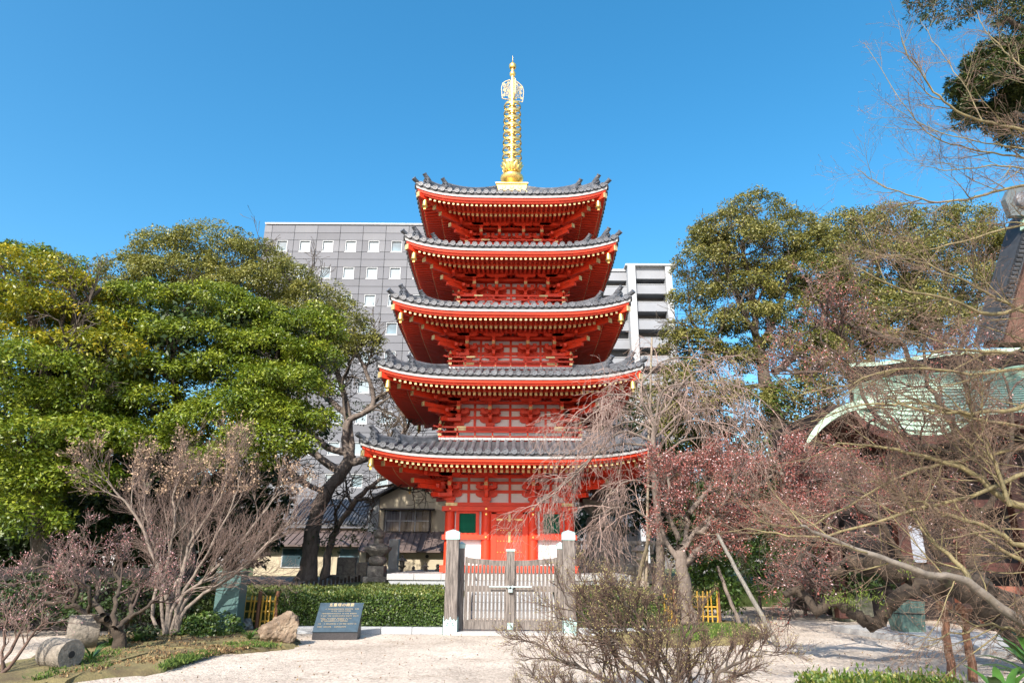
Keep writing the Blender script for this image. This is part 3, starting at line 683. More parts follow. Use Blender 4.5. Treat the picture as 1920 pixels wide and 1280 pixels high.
# ------------------------------------------------------------------ gate
GX = 0.0
GT = thing('gate', (at(957, 1190, 17).x, 17.0, 0), 'grey weathered wooden double gate with slats and mint copper capped posts', 'gate')
gx = GT.location.x; G0 = gnd(957, 1189)
Yg = 17.0
def gpost(px, Y, w, z, capz=.17, shoe=True):
    x = at(px, 1100, Y).x
    p = bevel(MB().box((x, Y, z / 2), (w, w, z)).build('gate_post', WOOD, GT), .012)
    c = MB().box((x, Y, z - capz / 2 + .012), (w + .03, w + .03, capz)); q = w / 2 + .025
    c.add([(x - q, Y - q, z + .012), (x + q, Y - q, z + .012), (x + q, Y + q, z + .012), (x - q, Y + q, z + .012), (x, Y, z + .075)], [(0, 1, 4), (1, 2, 4), (2, 3, 4), (3, 0, 4), (3, 2, 1, 0)])
    c.build('copper_cap', COPP, p)
    if shoe:
        hh = .30; e = w / 2 + .018; s = MB()
        prof = [(-e, 0), (e, 0), (e, hh + .05), (e * .75, hh - .02), (e * .5, hh + .04), (e * .25, hh), (0, hh + .09), (-e * .25, hh), (-e * .5, hh + .04), (-e * .75, hh - .02), (-e, hh + .05)]
        for k in range(4):
            cc, ss = ((1, 0), (0, 1), (-1, 0), (0, -1))[k]
            s.prism(prof, e - .010, e, lambda u, v, ww: (x + u * cc + ww * ss, Y + u * ss - ww * cc, v))
        o = s.build('copper_shoe', COPP, p)
        d = MB()
        for dx, dz in ((-.05, .24), (.05, .24), (0, .30), (-.07, .20), (.07, .20)): d.tube([(x + dx, Y - e - .004, dz), (x + dx, Y - e + .002, dz)], [.014, .014], 8)
        d.build('shoe_hole', BLACK, p)
    return p
gpost(847, 17.0, .30, 2.25); gpost(1067, 17.0, .28, 2.25)
gpost(863.5, 17.25, .16, 1.98, .10, False); gpost(1051.5, 17.25, .16, 1.98, .10, False)
xl = at(871, 1100, 17.2).x; xc = at(957, 1100, 17.2).x; xr = at(1045, 1100, 17.2).x
for x0, x1, sg in ((xl, xc - .075, 1), (xc + .075, xr, -1)):
    lf = MB().box(((x0 + x1) / 2, 17.2, .98), (x1 - x0, .06, .13)).build('gate_leaf', WOOD, GT)
    MB().box(((x0 + x1) / 2, 17.2, .19), (x1 - x0, .07, .20)).build('bottom_rail', WOOD, lf)
    P = []
    for i in range(11):
        t = i / 10; x = x0 + (x1 - x0) * t; tt = t if sg > 0 else 1 - t; z = 1.69 - .07 * math.sin(math.pi * .5 * tt) + 0
        P.append([(x, 17.16, z - .13), (x, 17.16, z), (x, 17.24, z), (x, 17.24, z - .13), (x, 17.16, z - .13)])
    MB().grid(P).build('top_rail', WOOD, lf)
    n = 11; w = x1 - x0
    for i in range(n):
        o = link('slat', MB().box((0, 0, 0), (.056, .035, 1.34)).mesh('slat', WOOD), lf, (x0 + w * (i + .5) / n, 17.18, .93)); 
    MB().box((x0 + .03 if sg > 0 else x1 - .03, 17.21, .9), (.06, .05, 1.6)).build('leaf_stile', WOOD, lf)
mp_ = bevel(MB().box((xc, 17.16, .94), (.20, .12, 1.80)).build('meeting_post', WOOD, GT), .008)
MB().box((xc, 17.16, 1.855), (.215, .135, .045)).build('copper_cap', COPP, mp_)
MB().box((xc, 17.095, .17), (.13, .012, .14)).build('copper_shoe', COPP, mp_)
MB().box((xc, 17.098, .90), (.006, .006, 1.7)).build('leaf_gap', BLACK, mp_)
MB().tube([(xc - .48, 17.06, 1.03), (xc + .48, 17.06, 1.03)], .014, 8).tube([(xc - .5, 17.06, 1.03), (xc - .47, 17.06, 1.03)], .022, 8).tube([(xc + .5, 17.06, 1.03), (xc + .47, 17.06, 1.03)], .022, 8).box((xc - .05, 17.07, 1.03), (.03, .05, .06)).box((xc + .05, 17.07, 1.03), (.03, .05, .06)).build('bolt', STEEL, GT, True)
pl = MB().box((xc, 17.045, .945), (.10, .04, .07)).build('padlock', STEEL, GT)
MB().tube([(xc - .03, 17.045, .98), (xc - .03, 17.045, 1.02), (xc, 17.045, 1.04), (xc + .03, 17.045, 1.02), (xc + .03, 17.045, .98)], .009, 6).build('shackle', STEEL, pl)
MB().box((gx, 17.05, .03), (2.9, .5, .06)).build('sill_stone', GRANL, GT)

# granite kerb in front of the hedges
KB = thing('kerb', (at(680, 1190, 17).x, 16.95, 0), 'grey granite kerb along the foot of the hedge left of the gate', 'kerb')
x0, x1 = gnd(512, 1196).x, at(834, 1190, 17).x - .03
n = 5
for i in range(n):
    o = link('kerb_stone', MB().box((0, 0, 0), ((x1 - x0) / n - .008, .2, .15)).mesh('kerb_stone', GRAN), KB, (x0 + (x1 - x0) * (i + .5) / n, 16.98, .075)); bevel(o, .008)
KB = thing('kerb', (2.4, 16.95, 0), 'grey granite kerb right of the gate, behind the bare shrub', 'kerb')
for i in range(4):
    o = link('kerb_stone', MB().box((0, 0, 0), (.72, .2, .15)).mesh('kerb_stone', GRAN), KB, (at(1080, 1190, 17).x + .37 + .728 * i, 16.98, .075)); bevel(o, .008)
# hedges
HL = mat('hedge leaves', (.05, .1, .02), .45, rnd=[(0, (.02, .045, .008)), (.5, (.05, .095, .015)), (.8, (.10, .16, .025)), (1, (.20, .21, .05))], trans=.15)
def hedge(x0, x1, y0, y1, z0, z1, label, seed, n=26000):
    t = thing('hedge', ((x0 + x1) / 2, (y0 + y1) / 2, z0), label, 'hedge')
    g = np.random.default_rng(seed); MB().box(((x0 + x1) / 2, (y0 + y1) / 2, (z0 + z1) / 2 - .03), (x1 - x0 - .2, y1 - y0 - .2, z1 - z0 - .12)).build('hedge_stems', mat('hedge stems', (.02, .018, .01), .9), t)
    w, d, h = x1 - x0, y1 - y0, z1 - z0
    a = np.array([w * h * 1.3, w * d, d * h, d * h]); f = g.choice(4, n, p=a / a.sum()); u = g.uniform(0, 1, n); v = g.uniform(0, 1, n); P = np.zeros((n, 3)); N = np.zeros((n, 3))
    for k, fn in enumerate((lambda u, v: (x0 + w * u, y0 + 0 * u, z0 + h * v), lambda u, v: (x0 + w * u, y0 + d * v, z1 + 0 * u), lambda u, v: (x0 + 0 * u, y0 + d * u, z0 + h * v), lambda u, v: (x1 + 0 * u, y0 + d * u, z0 + h * v))):
        m = f == k; P[m] = np.stack(fn(u[m], v[m]), 1); N[m] = ((0, -1, .3), (0, 0, 1), (-1, 0, .3), (1, 0, .3))[k]
    bump = .05 * np.sin(P[:, 0] * 3.1 + 1) * np.sin(P[:, 2] * 5 + P[:, 1] * 3) + .03 * np.sin(P[:, 0] * 9) * np.sin(P[:, 2] * 11 + 2 + P[:, 1] * 8)
    P += N * (bump - np.abs(g.normal(0, .035, n)))[:, None]
    N2 = N + g.normal(size=N.shape) * .5; Ax = g.normal(size=N.shape) + N * .4
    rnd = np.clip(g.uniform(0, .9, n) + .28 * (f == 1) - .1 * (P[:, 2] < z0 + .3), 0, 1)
    link('foliage', leaf_mesh('foliage', HL, P, N2, Ax, g.uniform(.035, .075, n), g.uniform(.022, .042, n), rnd, org(t)), t)
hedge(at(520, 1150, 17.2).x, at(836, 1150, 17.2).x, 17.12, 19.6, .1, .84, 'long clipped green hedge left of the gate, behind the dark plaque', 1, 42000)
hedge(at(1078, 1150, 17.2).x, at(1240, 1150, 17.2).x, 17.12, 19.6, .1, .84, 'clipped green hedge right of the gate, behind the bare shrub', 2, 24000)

# information plaque
PQ = thing('plaque', gnd(627, 1199), 'dark slate plaque with gold lettering, slanting in front of the hedge', 'plaque')
o = PQ.location; PQ.rotation_euler.z = 0
SL = mat('dark polished slate', (.035, .06, .08), .28, var=.2, scale=12, dirt=((.06, .085, .10), 9, .6))
DK = mat('dark stone block', (.035, .033, .036), .45, var=.3, scale=30)
W2 = .47; A = Matrix.Rotation(math.radians(6), 3, 'Z')
def pq(u, v, w): return tuple(A @ Vector((u, v, w)) + o)
MB().add([pq(*q) for q in ((-W2, 0, 0), (W2, 0, 0), (W2 + .03, .42, 0), (-W2 + .08, .42, 0), (-W2, 0, .15), (W2, 0, .15), (W2 + .03, .42, .70), (-W2 + .08, .42, .70))],
         [(3, 2, 1, 0), (0, 1, 5, 4), (1, 2, 6, 5), (2, 3, 7, 6), (3, 0, 4, 7), (4, 5, 6, 7)]).build('plaque_block', DK, PQ)
P0 = Vector((-W2, -.012, .15)); e1 = Vector((2 * W2, 0, 0)); e2 = Vector((.06, .42, .555)); nn = Vector((0, -.555, .42)).normalized()
f = [P0 + nn * .015, P0 + e1 + nn * .015, P0 + e1 + e2 + nn * .015, P0 + e2 + nn * .015, P0, P0 + e1, P0 + e1 + e2, P0 + e2]
MB().add([pq(*q) for q in f], [(0, 1, 2, 3), (7, 6, 5, 4), (0, 4, 5, 1), (1, 5, 6, 2), (2, 6, 7, 3), (3, 7, 4, 0)]).build('plaque_face', SL, PQ)
GL = mat('gold lettering', (.62, .46, .24), .4, .2)
def on(u, v, e=.018): return Vector(pq(*(P0 + e1 * u + e2 * v + nn * e)))
cu = bpy.data.curves.new('title', 'FONT'); cu.body = '五重塔の概要'; cu.size = .085; cu.align_x = 'CENTER'; cu.space_character = 1.15
to = bpy.data.objects.new('title', cu); COL.objects.link(to); bpy.context.view_layer.update()
try:
    tm = bpy.data.meshes.new_from_object(to.evaluated_get(bpy.context.evaluated_depsgraph_get()))
    bx = on(.5, .88); ex = (on(1, .88) - on(0, .88)).normalized(); ey = (on(.5, 1) - on(.5, 0)).normalized()
    for v in tm.vertices: v.co = bx + ex * v.co.x + ey * v.co.y - Vector(o)
    tm.materials.clear(); tm.materials.append(GL); link('title_lettering', tm, PQ)
except Exception as e: print('title', e)
bpy.data.objects.remove(to)
R = random.Random(9)
mb = MB()      # body text: too small in the photograph to read, kept as fine gold strokes
for v, u0, u1 in ((.78, .16, .90), (.71, .30, .75), (.62, .10, .88), (.54, .09, .93), (.455, .10, .78), (.41, .13, .73), (.365, .13, .72), (.27, .08, .93), (.17, .08, .72)):
    u = u0
    while u < u1:
        w = R.uniform(.012, .022)
        if R.random() < .12: u += w * 1.3; continue
        for k in range(3):
            vv = v + (k - 1) * .011; a = on(u + R.uniform(0, .004), vv); b_ = on(u + w - R.uniform(0, .006), vv); mb.bar(a, b_, .0028, .002, tuple((0, -.6, .8)))
        q = u + w * R.uniform(.3, .7); mb.bar(on(q, v - .014), on(q, v + .014), .0028, .002, (0, -.6, .8)); u += w + .006
mb.build('small_lettering', GL, PQ)

# rocks
def rock(name, c, r, seed, m, label, cat='rock', sub=5):
    import bmesh
    bm = bmesh.new(); bmesh.ops.create_icosphere(bm, subdivisions=sub, radius=1); R = random.Random(seed)
    pl = [(Vector((R.gauss(0, 1), R.gauss(0, 1), R.gauss(0, 1))).normalized(), R.uniform(.62, .92)) for _ in range(13)]
    from mathutils import noise
    for v in bm.verts:
        p = v.co.normalized(); k = 1.0
        for n_, dd in pl:
            q = p.dot(n_)
            if q > .05: k = min(k, dd / q)
        k *= 1 + .10 * noise.noise(p * 2.6 + Vector((seed, 0, 0))) + .06 * noise.noise(p * 6) + .05 * noise.noise(p * 14)
        v.co = Vector((p.x * r[0], p.y * r[1], p.z * r[2])) * k
    me = bpy.data.meshes.new(name); bm.to_mesh(me); bm.free(); me.materials.append(m)
    o_ = bpy.data.objects.new(name, me); COL.objects.link(o_); o_.location = c; return tag(o_, label, cat)
ROCK = mat('brown garden rock', (.17, .12, .08), .9, var=.4, scale=3, bump=1.5, bscale=9, dirt=((.30, .24, .175), 3.2, .52))
c = gnd(514, 1212); rock('rock', (c.x, c.y + .2, .24), (.43, .36, .42), 4, ROCK, 'rough brown rock at the edge of the gravel, left of the plaque')
c = gnd(458, 1186); rock('rock', (c.x, c.y, .12), (.22, .2, .2), 7, OLDST, 'small dark stone behind the rough brown rock')
# cut stone cylinders lying on the bed
def drum(px, py, r, L, yaw, label, hole, tilt=.0):
    p = gnd(px, py, .08); t = thing('stone_drum', (p.x, p.y, .08), label, 'carved stone')
    d = Vector((math.sin(yaw), -math.cos(yaw), tilt)).normalized(); c = p + Vector((0, 0, r * .88))
    sec = [(-L / 2, r * .96), (-L / 2 + .03, r), (L / 2 - .03, r), (L / 2, r * .96)]
    o_ = MB().tube([c + d * a for a, _ in sec], [q for _, q in sec], 28).build('drum', mat('pale cut stone', (.22, .19, .155), .9, var=.25, scale=9, bump=.7, bscale=30, dirt=((.11, .10, .08), 4, .52)), t, True)
    MB().tube([c + d * (L / 2 - .002), c + d * (L / 2 + .006)], [hole, hole], 14).build('socket_hole', BLACK, t)
    return t
drum(108, 1250, .215, .52, 1.15, 'pale cut stone drum with a round hole, at the bottom left on the bed', .05)
drum(150, 1214, .30, .5, -1.0, 'larger grey stone drum behind the pale one, under the gnarled plum', .03)
# turquoise sheet-metal cabinet
TB = mat('turquoise painted metal', (.075, .15, .145), .5, var=.15, scale=2, dirt=((.12, .21, .20), 3, .6))
c = gnd(424, 1190); CB = thing('cabinet', (c.x, c.y, 0), 'turquoise metal cabinet behind the bare multi-stemmed shrub', 'cabinet')
o_ = bevel(MB().box((c.x, c.y, .66), (.54, .45, 1.32)).build('cabinet_body', TB, CB), .015)
bevel(MB().box((c.x, c.y, 1.335), (.60, .51, .05)).build('lid', TB, CB), .01); MB().box((c.x, c.y - .228, .62), (.42, .006, 1.0)).build('door', TB, CB)
# bamboo fences
BAM = mat('yellow bamboo', (.50, .30, .045), .4, var=.3, scale=6, stretch=(3, 3, 1), dirt=((.25, .14, .03), 7, .62))
POST = mat('brown wooden post', (.16, .07, .035), .7, var=.4, scale=8, stretch=(5, 5, .7), bump=.4)
def bamboo(x0, x1, y, z0, h, n, label, posts):
    t = thing('bamboo_fence', ((x0 + x1) / 2, y, z0), label, 'fence')
    cm = MB().tube([(0, 0, 0), (0, 0, h * .33), (0, 0, h * .335), (0, 0, h * .66), (0, 0, h * .665), (0, 0, h)], [.02, .02, .024, .02, .023, .02], 8).mesh('bamboo_cane', BAM, True)
    for i in range(n):
        o_ = link('bamboo_cane', cm, t, (x0 + (x1 - x0) * (i + .5) / n, y - .03 * (i % 2), z0)); o_.rotation_euler = (random.Random(i).gauss(0, .02), random.Random(i + 9).gauss(0, .03), i)
    for k in (.2, .5, .82): o_ = MB().tube([(x0, y + .03, z0 + h * k), (x1, y + .03, z0 + h * k)], .02, 8).build('bamboo_rail', BAM, t, True)
    for px in posts: MB().tube([(px, y, z0 - .1), (px, y, z0 + h + .1)], [.05, .045], 10).build('fence_post', POST, t, True)
xa, xb = at(452, 1140, 17.3).x, at(515, 1140, 17.0).x
bamboo(xa, xb, 17.15, .1, .70, 9, 'short yellow bamboo fence with a brown post, left of the long hedge', (xb, xb - .42))
xa, xb = at(1226, 1140, 17.6).x, at(1272, 1140, 17.6).x
bamboo(xa, xb, 17.7, .1, .78, 6, 'short yellow bamboo fence between the bare shrub and the plum trunk', (xb - .06,))
xa, xb = at(1296, 1140, 18.9).x, at(1350, 1140, 18.9).x
bamboo(xa, xb, 19.0, .1, .78, 6, 'short yellow bamboo fence behind the plum trunk, against the dark bushes', (xb,))

# ------------------------------------------------------------------ stone monuments, graves
def gorinto(px, Y, z0, s, label, m):
    p = at(px, 1000, Y); t = thing('stone_stupa', (p.x, Y, z0), label, 'stone stupa')
    B = lambda nm, mb, sm=False: mb.build(nm, m, t, sm)
    x = p.x
    bevel(B('plinth', MB().box((x, Y, z0 + .18 * s), (1.1 * s, 1.1 * s, .36 * s))), .02 * s)
    bevel(B('square_base', MB().box((x, Y, z0 + .60 * s), (.80 * s, .80 * s, .48 * s))), .03 * s)
    B('sphere_drum', MB().lathe((x, Y, z0 + .84 * s), [(.26 * s, 0), (.40 * s, .10 * s), (.45 * s, .24 * s), (.40 * s, .38 * s), (.28 * s, .46 * s)], 24), True)
    rf = MB(); q = .30 * s; e = .56 * s; zz = z0 + 1.30 * s
    rows = [(q, 0), (e * .8, .12 * s), (e, .24 * s), (e * 1.02, .34 * s), (e * .62, .50 * s), (e * .45, .56 * s)]
    vs = []
    for r, z in rows:
        for k in range(8):
            a = k * math.pi / 4; cx_, cy_ = ((-1, -1), (0, -1), (1, -1), (1, 0), (1, 1), (0, 1), (-1, 1), (-1, 0))[k]
            vs.append((x + cx_ * r, Y + cy_ * r, zz + z + (.06 * s if k % 2 == 0 and r > e * .7 else 0)))
    rf.add(vs, [(i * 8 + k, i * 8 + (k + 1) % 8, (i + 1) * 8 + (k + 1) % 8, (i + 1) * 8 + k) for i in range(5) for k in range(8)] + [tuple(range(40, 48)), tuple(range(7, -1, -1))]); B('capstone_roof', rf)
    B('neck', MB().lathe((x, Y, zz + .56 * s), [(.24 * s, 0), (.25 * s, .18 * s), (.22 * s, .24 * s)], 20), True)
    B('jewel', MB().lathe((x, Y, zz + .80 * s), [(.16 * s, 0), (.27 * s, .1 * s), (.28 * s, .22 * s), (.2 * s, .36 * s), (.07 * s, .44 * s), (.03 * s, .55 * s)], 20), True)
gorinto(711, 27.0, TZ, .78, 'dark weathered stone stupa with a round top, left of the pagoda base', OLDST)
gorinto(1128, 30.5, 1.5, 1.5, 'big pale stone stupa behind the stone railing, right of the pagoda', PALEST)
# stone terrace and railing to the right
ST = thing('stone_terrace', (at(1150, 1060, 29).x, 30.5, TZ), 'stone terrace wall under the railing right of the pagoda', 'wall')
xa, xb = at(1081, 1050, 29).x, at(1240, 1050, 29).x
R = random.Random(3)
for rw in range(2):
    x = xa
    while x < xb:
        w = R.uniform(.5, .9); w = min(w, xb - x + .01); o_ = link('wall_stone', MB().box((0, 0, 0), (w - .015, 3.4, .33)).mesh('wall_stone', PALEST), ST, (x + w / 2, 30.6 + R.uniform(-.02, .02), TZ + .17 + .34 * rw)); bevel(o_, .015); x += w
RL = thing('stone_railing', ((xa + xb) / 2, 29.1, 1.4), 'pale stone railing of upright square posts in front of the big stupa', 'railing')
MB().box(((xa + xb) / 2, 29.1, 1.44), (xb - xa, .22, .12)).build('bottom_rail', PALEST, RL)
for x0_, x1_ in ((xa, xa + (xb - xa) * .26), (xa + (xb - xa) * .50, xb)):
    bevel(MB().box(((x0_ + x1_) / 2, 29.1, 2.28), (x1_ - x0_, .22, .14)).build('top_rail', PALEST, RL), .01)
    n = max(4, int((x1_ - x0_) / .24))
    for i in range(n):
        bg_ = i in (0, n - 1); o_ = link('railing_post', MB().box((0, 0, 0), ((.20 if bg_ else .13), .14, (.86 if bg_ else .72))).mesh('railing_post', PALEST), RL, (x0_ + .1 + (x1_ - x0_ - .2) * i / (n - 1), 29.1, 1.86)); bevel(o_, .01)
def lantern(px, Y, z0, s, label, m=None):
    p = at(px, 1000, Y); t = thing('stone_lantern', (p.x, Y, z0), label, 'stone lantern'); x = p.x; m = m or OLDST
    MB().lathe((x, Y, z0), [(.30 * s, 0), (.30 * s, .1 * s), (.13 * s, .18 * s), (.11 * s, .8 * s), (.15 * s, .86 * s)], 12).build('shaft', m, t, True)
    MB().lathe((x, Y, z0 + .86 * s), [(.12 * s, 0), (.28 * s, .10 * s), (.28 * s, .16 * s)], 6).build('platform', m, t)
    MB().lathe((x, Y, z0 + 1.02 * s), [(.17 * s, 0), (.17 * s, .26 * s)], 6).build('fire_box', m, t)
    MB().lathe((x, Y, z0 + 1.28 * s), [(.30 * s, 0), (.38 * s, .03 * s), (.34 * s, .07 * s), (.10 * s, .24 * s), (.06 * s, .26 * s)], 6).build('roof', m, t)
    MB().lathe((x, Y, z0 + 1.54 * s), [(.05 * s, 0), (.10 * s, .06 * s), (.08 * s, .14 * s), (.01 * s, .22 * s)], 10).build('finial', m, t, True)
lantern(1199, 27.0, TZ, .95, 'stone lantern behind the leaning poles, at the end of the stone railing', PALEST)
lantern(800, 29.0, TZ + .05, .42, 'tiny stone lantern beside the sitting statuettes, left of the pagoda')
lantern(757, 31.0, TZ, .62, 'small stone lantern just right of the dark stupa')
def grave(px, Y, w, h, label, z0=TZ, d=.4, m=None):
    p = at(px, 1000, Y); t = thing('gravestone', (p.x, Y, z0), label, 'gravestone'); m = m or OLDST
    bevel(MB().box((p.x, Y, z0 + h * .12), (w * 1.7, d * 1.6, h * .24)).build('base', m, t), .015); bevel(MB().box((p.x, Y, z0 + h * .62), (w, d, h * .76)).build('pillar', m, t), .02)
grave(741, 33, .42, 1.75, 'tall grey gravestone right of the dark stupa, under the house window', m=GRAN)
grave(655, 31, .8, .95, 'low dark gravestone behind the trunks left of the dark stupa')
grave(684, 30, .45, .75, 'small dark gravestone just left of the dark stupa')
grave(1300, 33, .9, 2.2, 'dark gravestone behind the red plum, right of the poles', 1.0, m=GRAN)
grave(1160, 40, .30, 4.2, 'tall blue grey stone slab behind the big stupa', 1.2, m=mat('blue grey slab', (.17, .2, .24), .5))
for i, (px, Y, s, lb) in enumerate(((778, 29.5, .35, 'small seated stone statuette nearest the dark stupa'), (823, 29, .4, 'small seated stone statuette nearest the pagoda column'))):
    p = at(px, 1000, Y); t = thing('statuette', (p.x, Y, TZ + .1), lb, 'statuette')
    MB().lathe((p.x, Y, TZ), [(.5 * s, 0), (.52 * s, .3 * s), (.4 * s, .5 * s)], 10).build('pedestal', OLDST, t, True)
    MB().lathe((p.x, Y, TZ + .48 * s), [(.42 * s, 0), (.46 * s, .2 * s), (.32 * s, .5 * s), (.30 * s, .75 * s), (.12 * s, .9 * s), (.19 * s, 1.02 * s), (.2 * s, 1.15 * s), (.1 * s, 1.3 * s)], 12).build('figure', OLDST, t, True)
c1, c2 = gnd(500, 1108, TZ), gnd(702, 1087, TZ)
LE = thing('log_edging', (c1.x, c1.y, TZ), 'row of short dark log stakes edging the path beyond the long hedge', 'edging')
for i in range(26):
    p = c1.lerp(c2, i / 25); h = .16 + .05 * ((i * 7) % 3); link('log_stake', MB().tube([(0, 0, -.1), (0, 0, h)], [.05, .05], 7).mesh('log_stake', mat('dark log', (.03, .022, .016), .9)), LE, p)

# ------------------------------------------------------------------ houses and blocks behind
CONC = mat('grey cladding panel', (.125, .13, .148), .7, var=.10, scale=.35, bump=.05, dirt=((.115, .12, .13), .5, .55, (1, 1, 3)))
CONC2 = mat('grey cladding panel paler', (.148, .153, .17), .7, var=.12, scale=.35, dirt=((.135, .14, .15), .5, .55, (1, 1, 3)))
CONC3 = mat('grey cladding panel darker', (.108, .112, .127), .7, var=.12, scale=.35, dirt=((.10, .104, .115), .5, .55, (1, 1, 3)))
GLASS = mat('window glass', (.09, .15, .18), .12, var=.5, scale=.4, spec=1)
WFR = mat('white window frame', (.46, .48, .50), .5, var=.05)
BLY = 73.0
TOPZ = at(495.6, 418, BLY).z; X0 = at(495.6, 440, BLY).x; X1 = 8.0
BA = thing('office_block', ((X0 + X1) / 2, BLY, 0), 'grey panelled office block with rows of small square windows, behind the pagoda', 'building')
core = MB().box(((X0 + X1) / 2, BLY + 10.2, TOPZ / 2), (X1 - X0 - .1, 20, TOPZ - .3)).build('wall', mat('panel joint', (.10, .10, .115), .8), BA)
MB().box(((X0 + X1) / 2 + 2, BLY + 8, TOPZ + .12), (X1 - X0 - 12, 14, .5)).build('roof_parapet', mat('pale parapet', (.55, .56, .57), .7), BA)
MB().box(((X0 + X1) / 2, BLY + 10.2, TOPZ - .06), (X1 - X0 + .1, 20.6, .18)).build('roof_coping', mat('pale parapet', (.55, .56, .57), .7), BA)
pit = (at(701, 463, BLY).x - at(529, 461, BLY).x) / 4.0; xw0 = at(529, 461, BLY).x; fl = .0462 * BLY; zw0 = at(529, 461.5, BLY).z
pm = {}
def panel(w, h, k):
    key = (round(w, 2), round(h, 2), k)
    if key not in pm: pm[key] = MB().box((0, 0, 0), (w - .05, .3, h - .05)).mesh('cladding_panel', (CONC, CONC2, CONC3)[k])
    return pm[key]
R = random.Random(8); rest = MB()
vis = lambda x, z: (-30 < x < -9 or (x > 5)) and z > 7
wh = 1.34; ww = 1.28
def addp(x, z, w, h):
    if vis(x, z) and z > 6 and w > .3: link('cladding_panel', panel(w, h, R.choice((0, 0, 0, 1, 2))), BA, (x, BLY, z))
    else: rest.box((x, BLY, z), (w - .05, .3, h - .05))
winm = MB().box((0, 0, wh / 2), (ww, .14, .06)).box((0, 0, -wh / 2), (ww, .14, .06)).box((-ww / 2 + .04, 0, 0), (.06, .138, wh)).box((ww / 2 - .04, 0, 0), (.06, .138, wh)).mesh('window', WFR)
panm = [MB().box((0, .12, 0), (ww - .08, .02, wh - .08)).mesh('pane', m_) for m_ in (GLASS, mat('pale blind glass', (.20, .26, .29), .15, var=.1, scale=.5, spec=1))]  # pane colours: plain glass and a paler blind tone
sill = MB().box((0, -.02, -wh / 2 - .09), (ww + .1, .2, .06)).mesh('sill', WFR)
cnt = 0
for r in range(11):
    zc = zw0 - fl * r
    if zc < 2: break
    i0 = 0
    for i in range(-1, 15):
        xc_ = xw0 + pit * i
        xl_, xr_ = xc_ - pit / 2, xc_ + pit / 2
        if xl_ < X0: xl_ = X0
        if xr_ > X1: xr_ = X1
        if xr_ - xl_ < .2: continue
        wn = (xc_ - ww / 2 > X0 + .2 and xc_ + ww / 2 < X1 - .2)
        if wn:
            addp((xl_ + xc_ - ww / 2) / 2, zc, xc_ - ww / 2 - xl_, wh + .12); addp((xc_ + ww / 2 + xr_) / 2, zc, xr_ - xc_ - ww / 2, wh + .12)
            if -30 < xc_ < 8:
                wo_ = link('window', winm, BA, (xc_, BLY - .06, zc)); link('pane', panm[R.random() < .62], wo_, (xc_, BLY - .06, zc)); link('sill', sill, wo_, (xc_, BLY - .06, zc))
        else: addp((xl_ + xr_) / 2, zc, xr_ - xl_, wh + .12)
        sh = (fl - wh - .12) / 2
        for j in range(2):
            if r == 10 and j: continue
            addp((xl_ + xr_) / 2, zc + wh / 2 + .06 + sh * (j + .5), xr_ - xl_, sh)
        if r == 0:
            zt = zc + wh / 2 + .06 + 2 * sh; hh = TOPZ - .15 - zt
            if hh > .3: addp((xl_ + xr_) / 2, zt + hh / 2, xr_ - xl_, hh)
rest.build('cladding_panel', CONC, BA, kind='stuff')

# flats with balconies, right
AY = 98.0
AX1 = at(1258, 520, AY).x; ATZ = at(1230, 498, AY).z; AXp0 = at(1176, 520, AY).x; AXp1 = at(1190, 520, AY).x; AX0 = at(1060, 520, AY).x
FW = mat('pale flats concrete', (.36, .375, .39), .75, var=.06, scale=.2, dirt=((.31, .325, .34), .4, .6, (1, 1, .3)))
FD = mat('balcony parapet', (.235, .25, .275), .7, var=.06, scale=.5)
FI = mat('balcony recess', (.13, .132, .135), .8)
AP = thing('apartment_block', ((AX0 + AX1) / 2, AY, 0), 'pale apartment block with stacked open balconies, right of the pagoda', 'building')
MB().box(((AX0 + AX1) / 2, AY + 9, ATZ / 2), (AX1 - AX0 - .2, 14, ATZ - .4)).build('wall', FI, AP)
MB().box(((AXp1 + AX1) / 2 - .3, AY + 4, ATZ - .15), (AX1 - AXp0 + 1.2, 9.6, .3)).build('roof_slab', FW, AP); MB().box(((AX0 + AXp0) / 2, AY + 5, ATZ - .6), (AXp0 - AX0, 9, .3)).build('roof_slab', FW, AP)
for x0_, x1_, y in ((AXp0, AXp1, -.6), (AX1 - .95, AX1, -.3)): MB().box(((x0_ + x1_) / 2, AY + 1.5, ATZ / 2 - .15), (x1_ - x0_, 4 - y, ATZ - .3)).build('pier', FW, AP)
fs = .0294 * AY; z = at(1230, 534, AY).z; zz = z + fs
for k in range(14):
    zt = z + fs * (.9 if k == 0 else 0) - fs * (k - 1 if k else 0)
    for x0_, x1_, y in ((AXp1, AX1 - .95, 0), (AX0, AXp0, .8)):
        hpar = 1.5 if k else 1.9
        q = MB().box(((x0_ + x1_) / 2, AY + y, (zt if k else ATZ - .35) - hpar / 2), (x1_ - x0_ - .01, .2, hpar)).build('balcony', FD, AP)
        MB().box(((x0_ + x1_) / 2, AY + y - .02, (zt if k else ATZ - .35) + .03), (x1_ - x0_ - .01, .3, .09)).build('coping', FW, q)
        MB().box(((x0_ + x1_) / 2, AY + y + 1, (zt if k else ATZ - .35) - hpar + .08), (x1_ - x0_ - .02, 2, .14)).build('balcony_slab', FD, q)
        MB().box(((x0_ + x1_) / 2 + .6, AY + 1.97, (zt if k else ATZ - .35) - hpar + 1.2), (1.7, .06, 2.0)).build('window', GLASS, q)

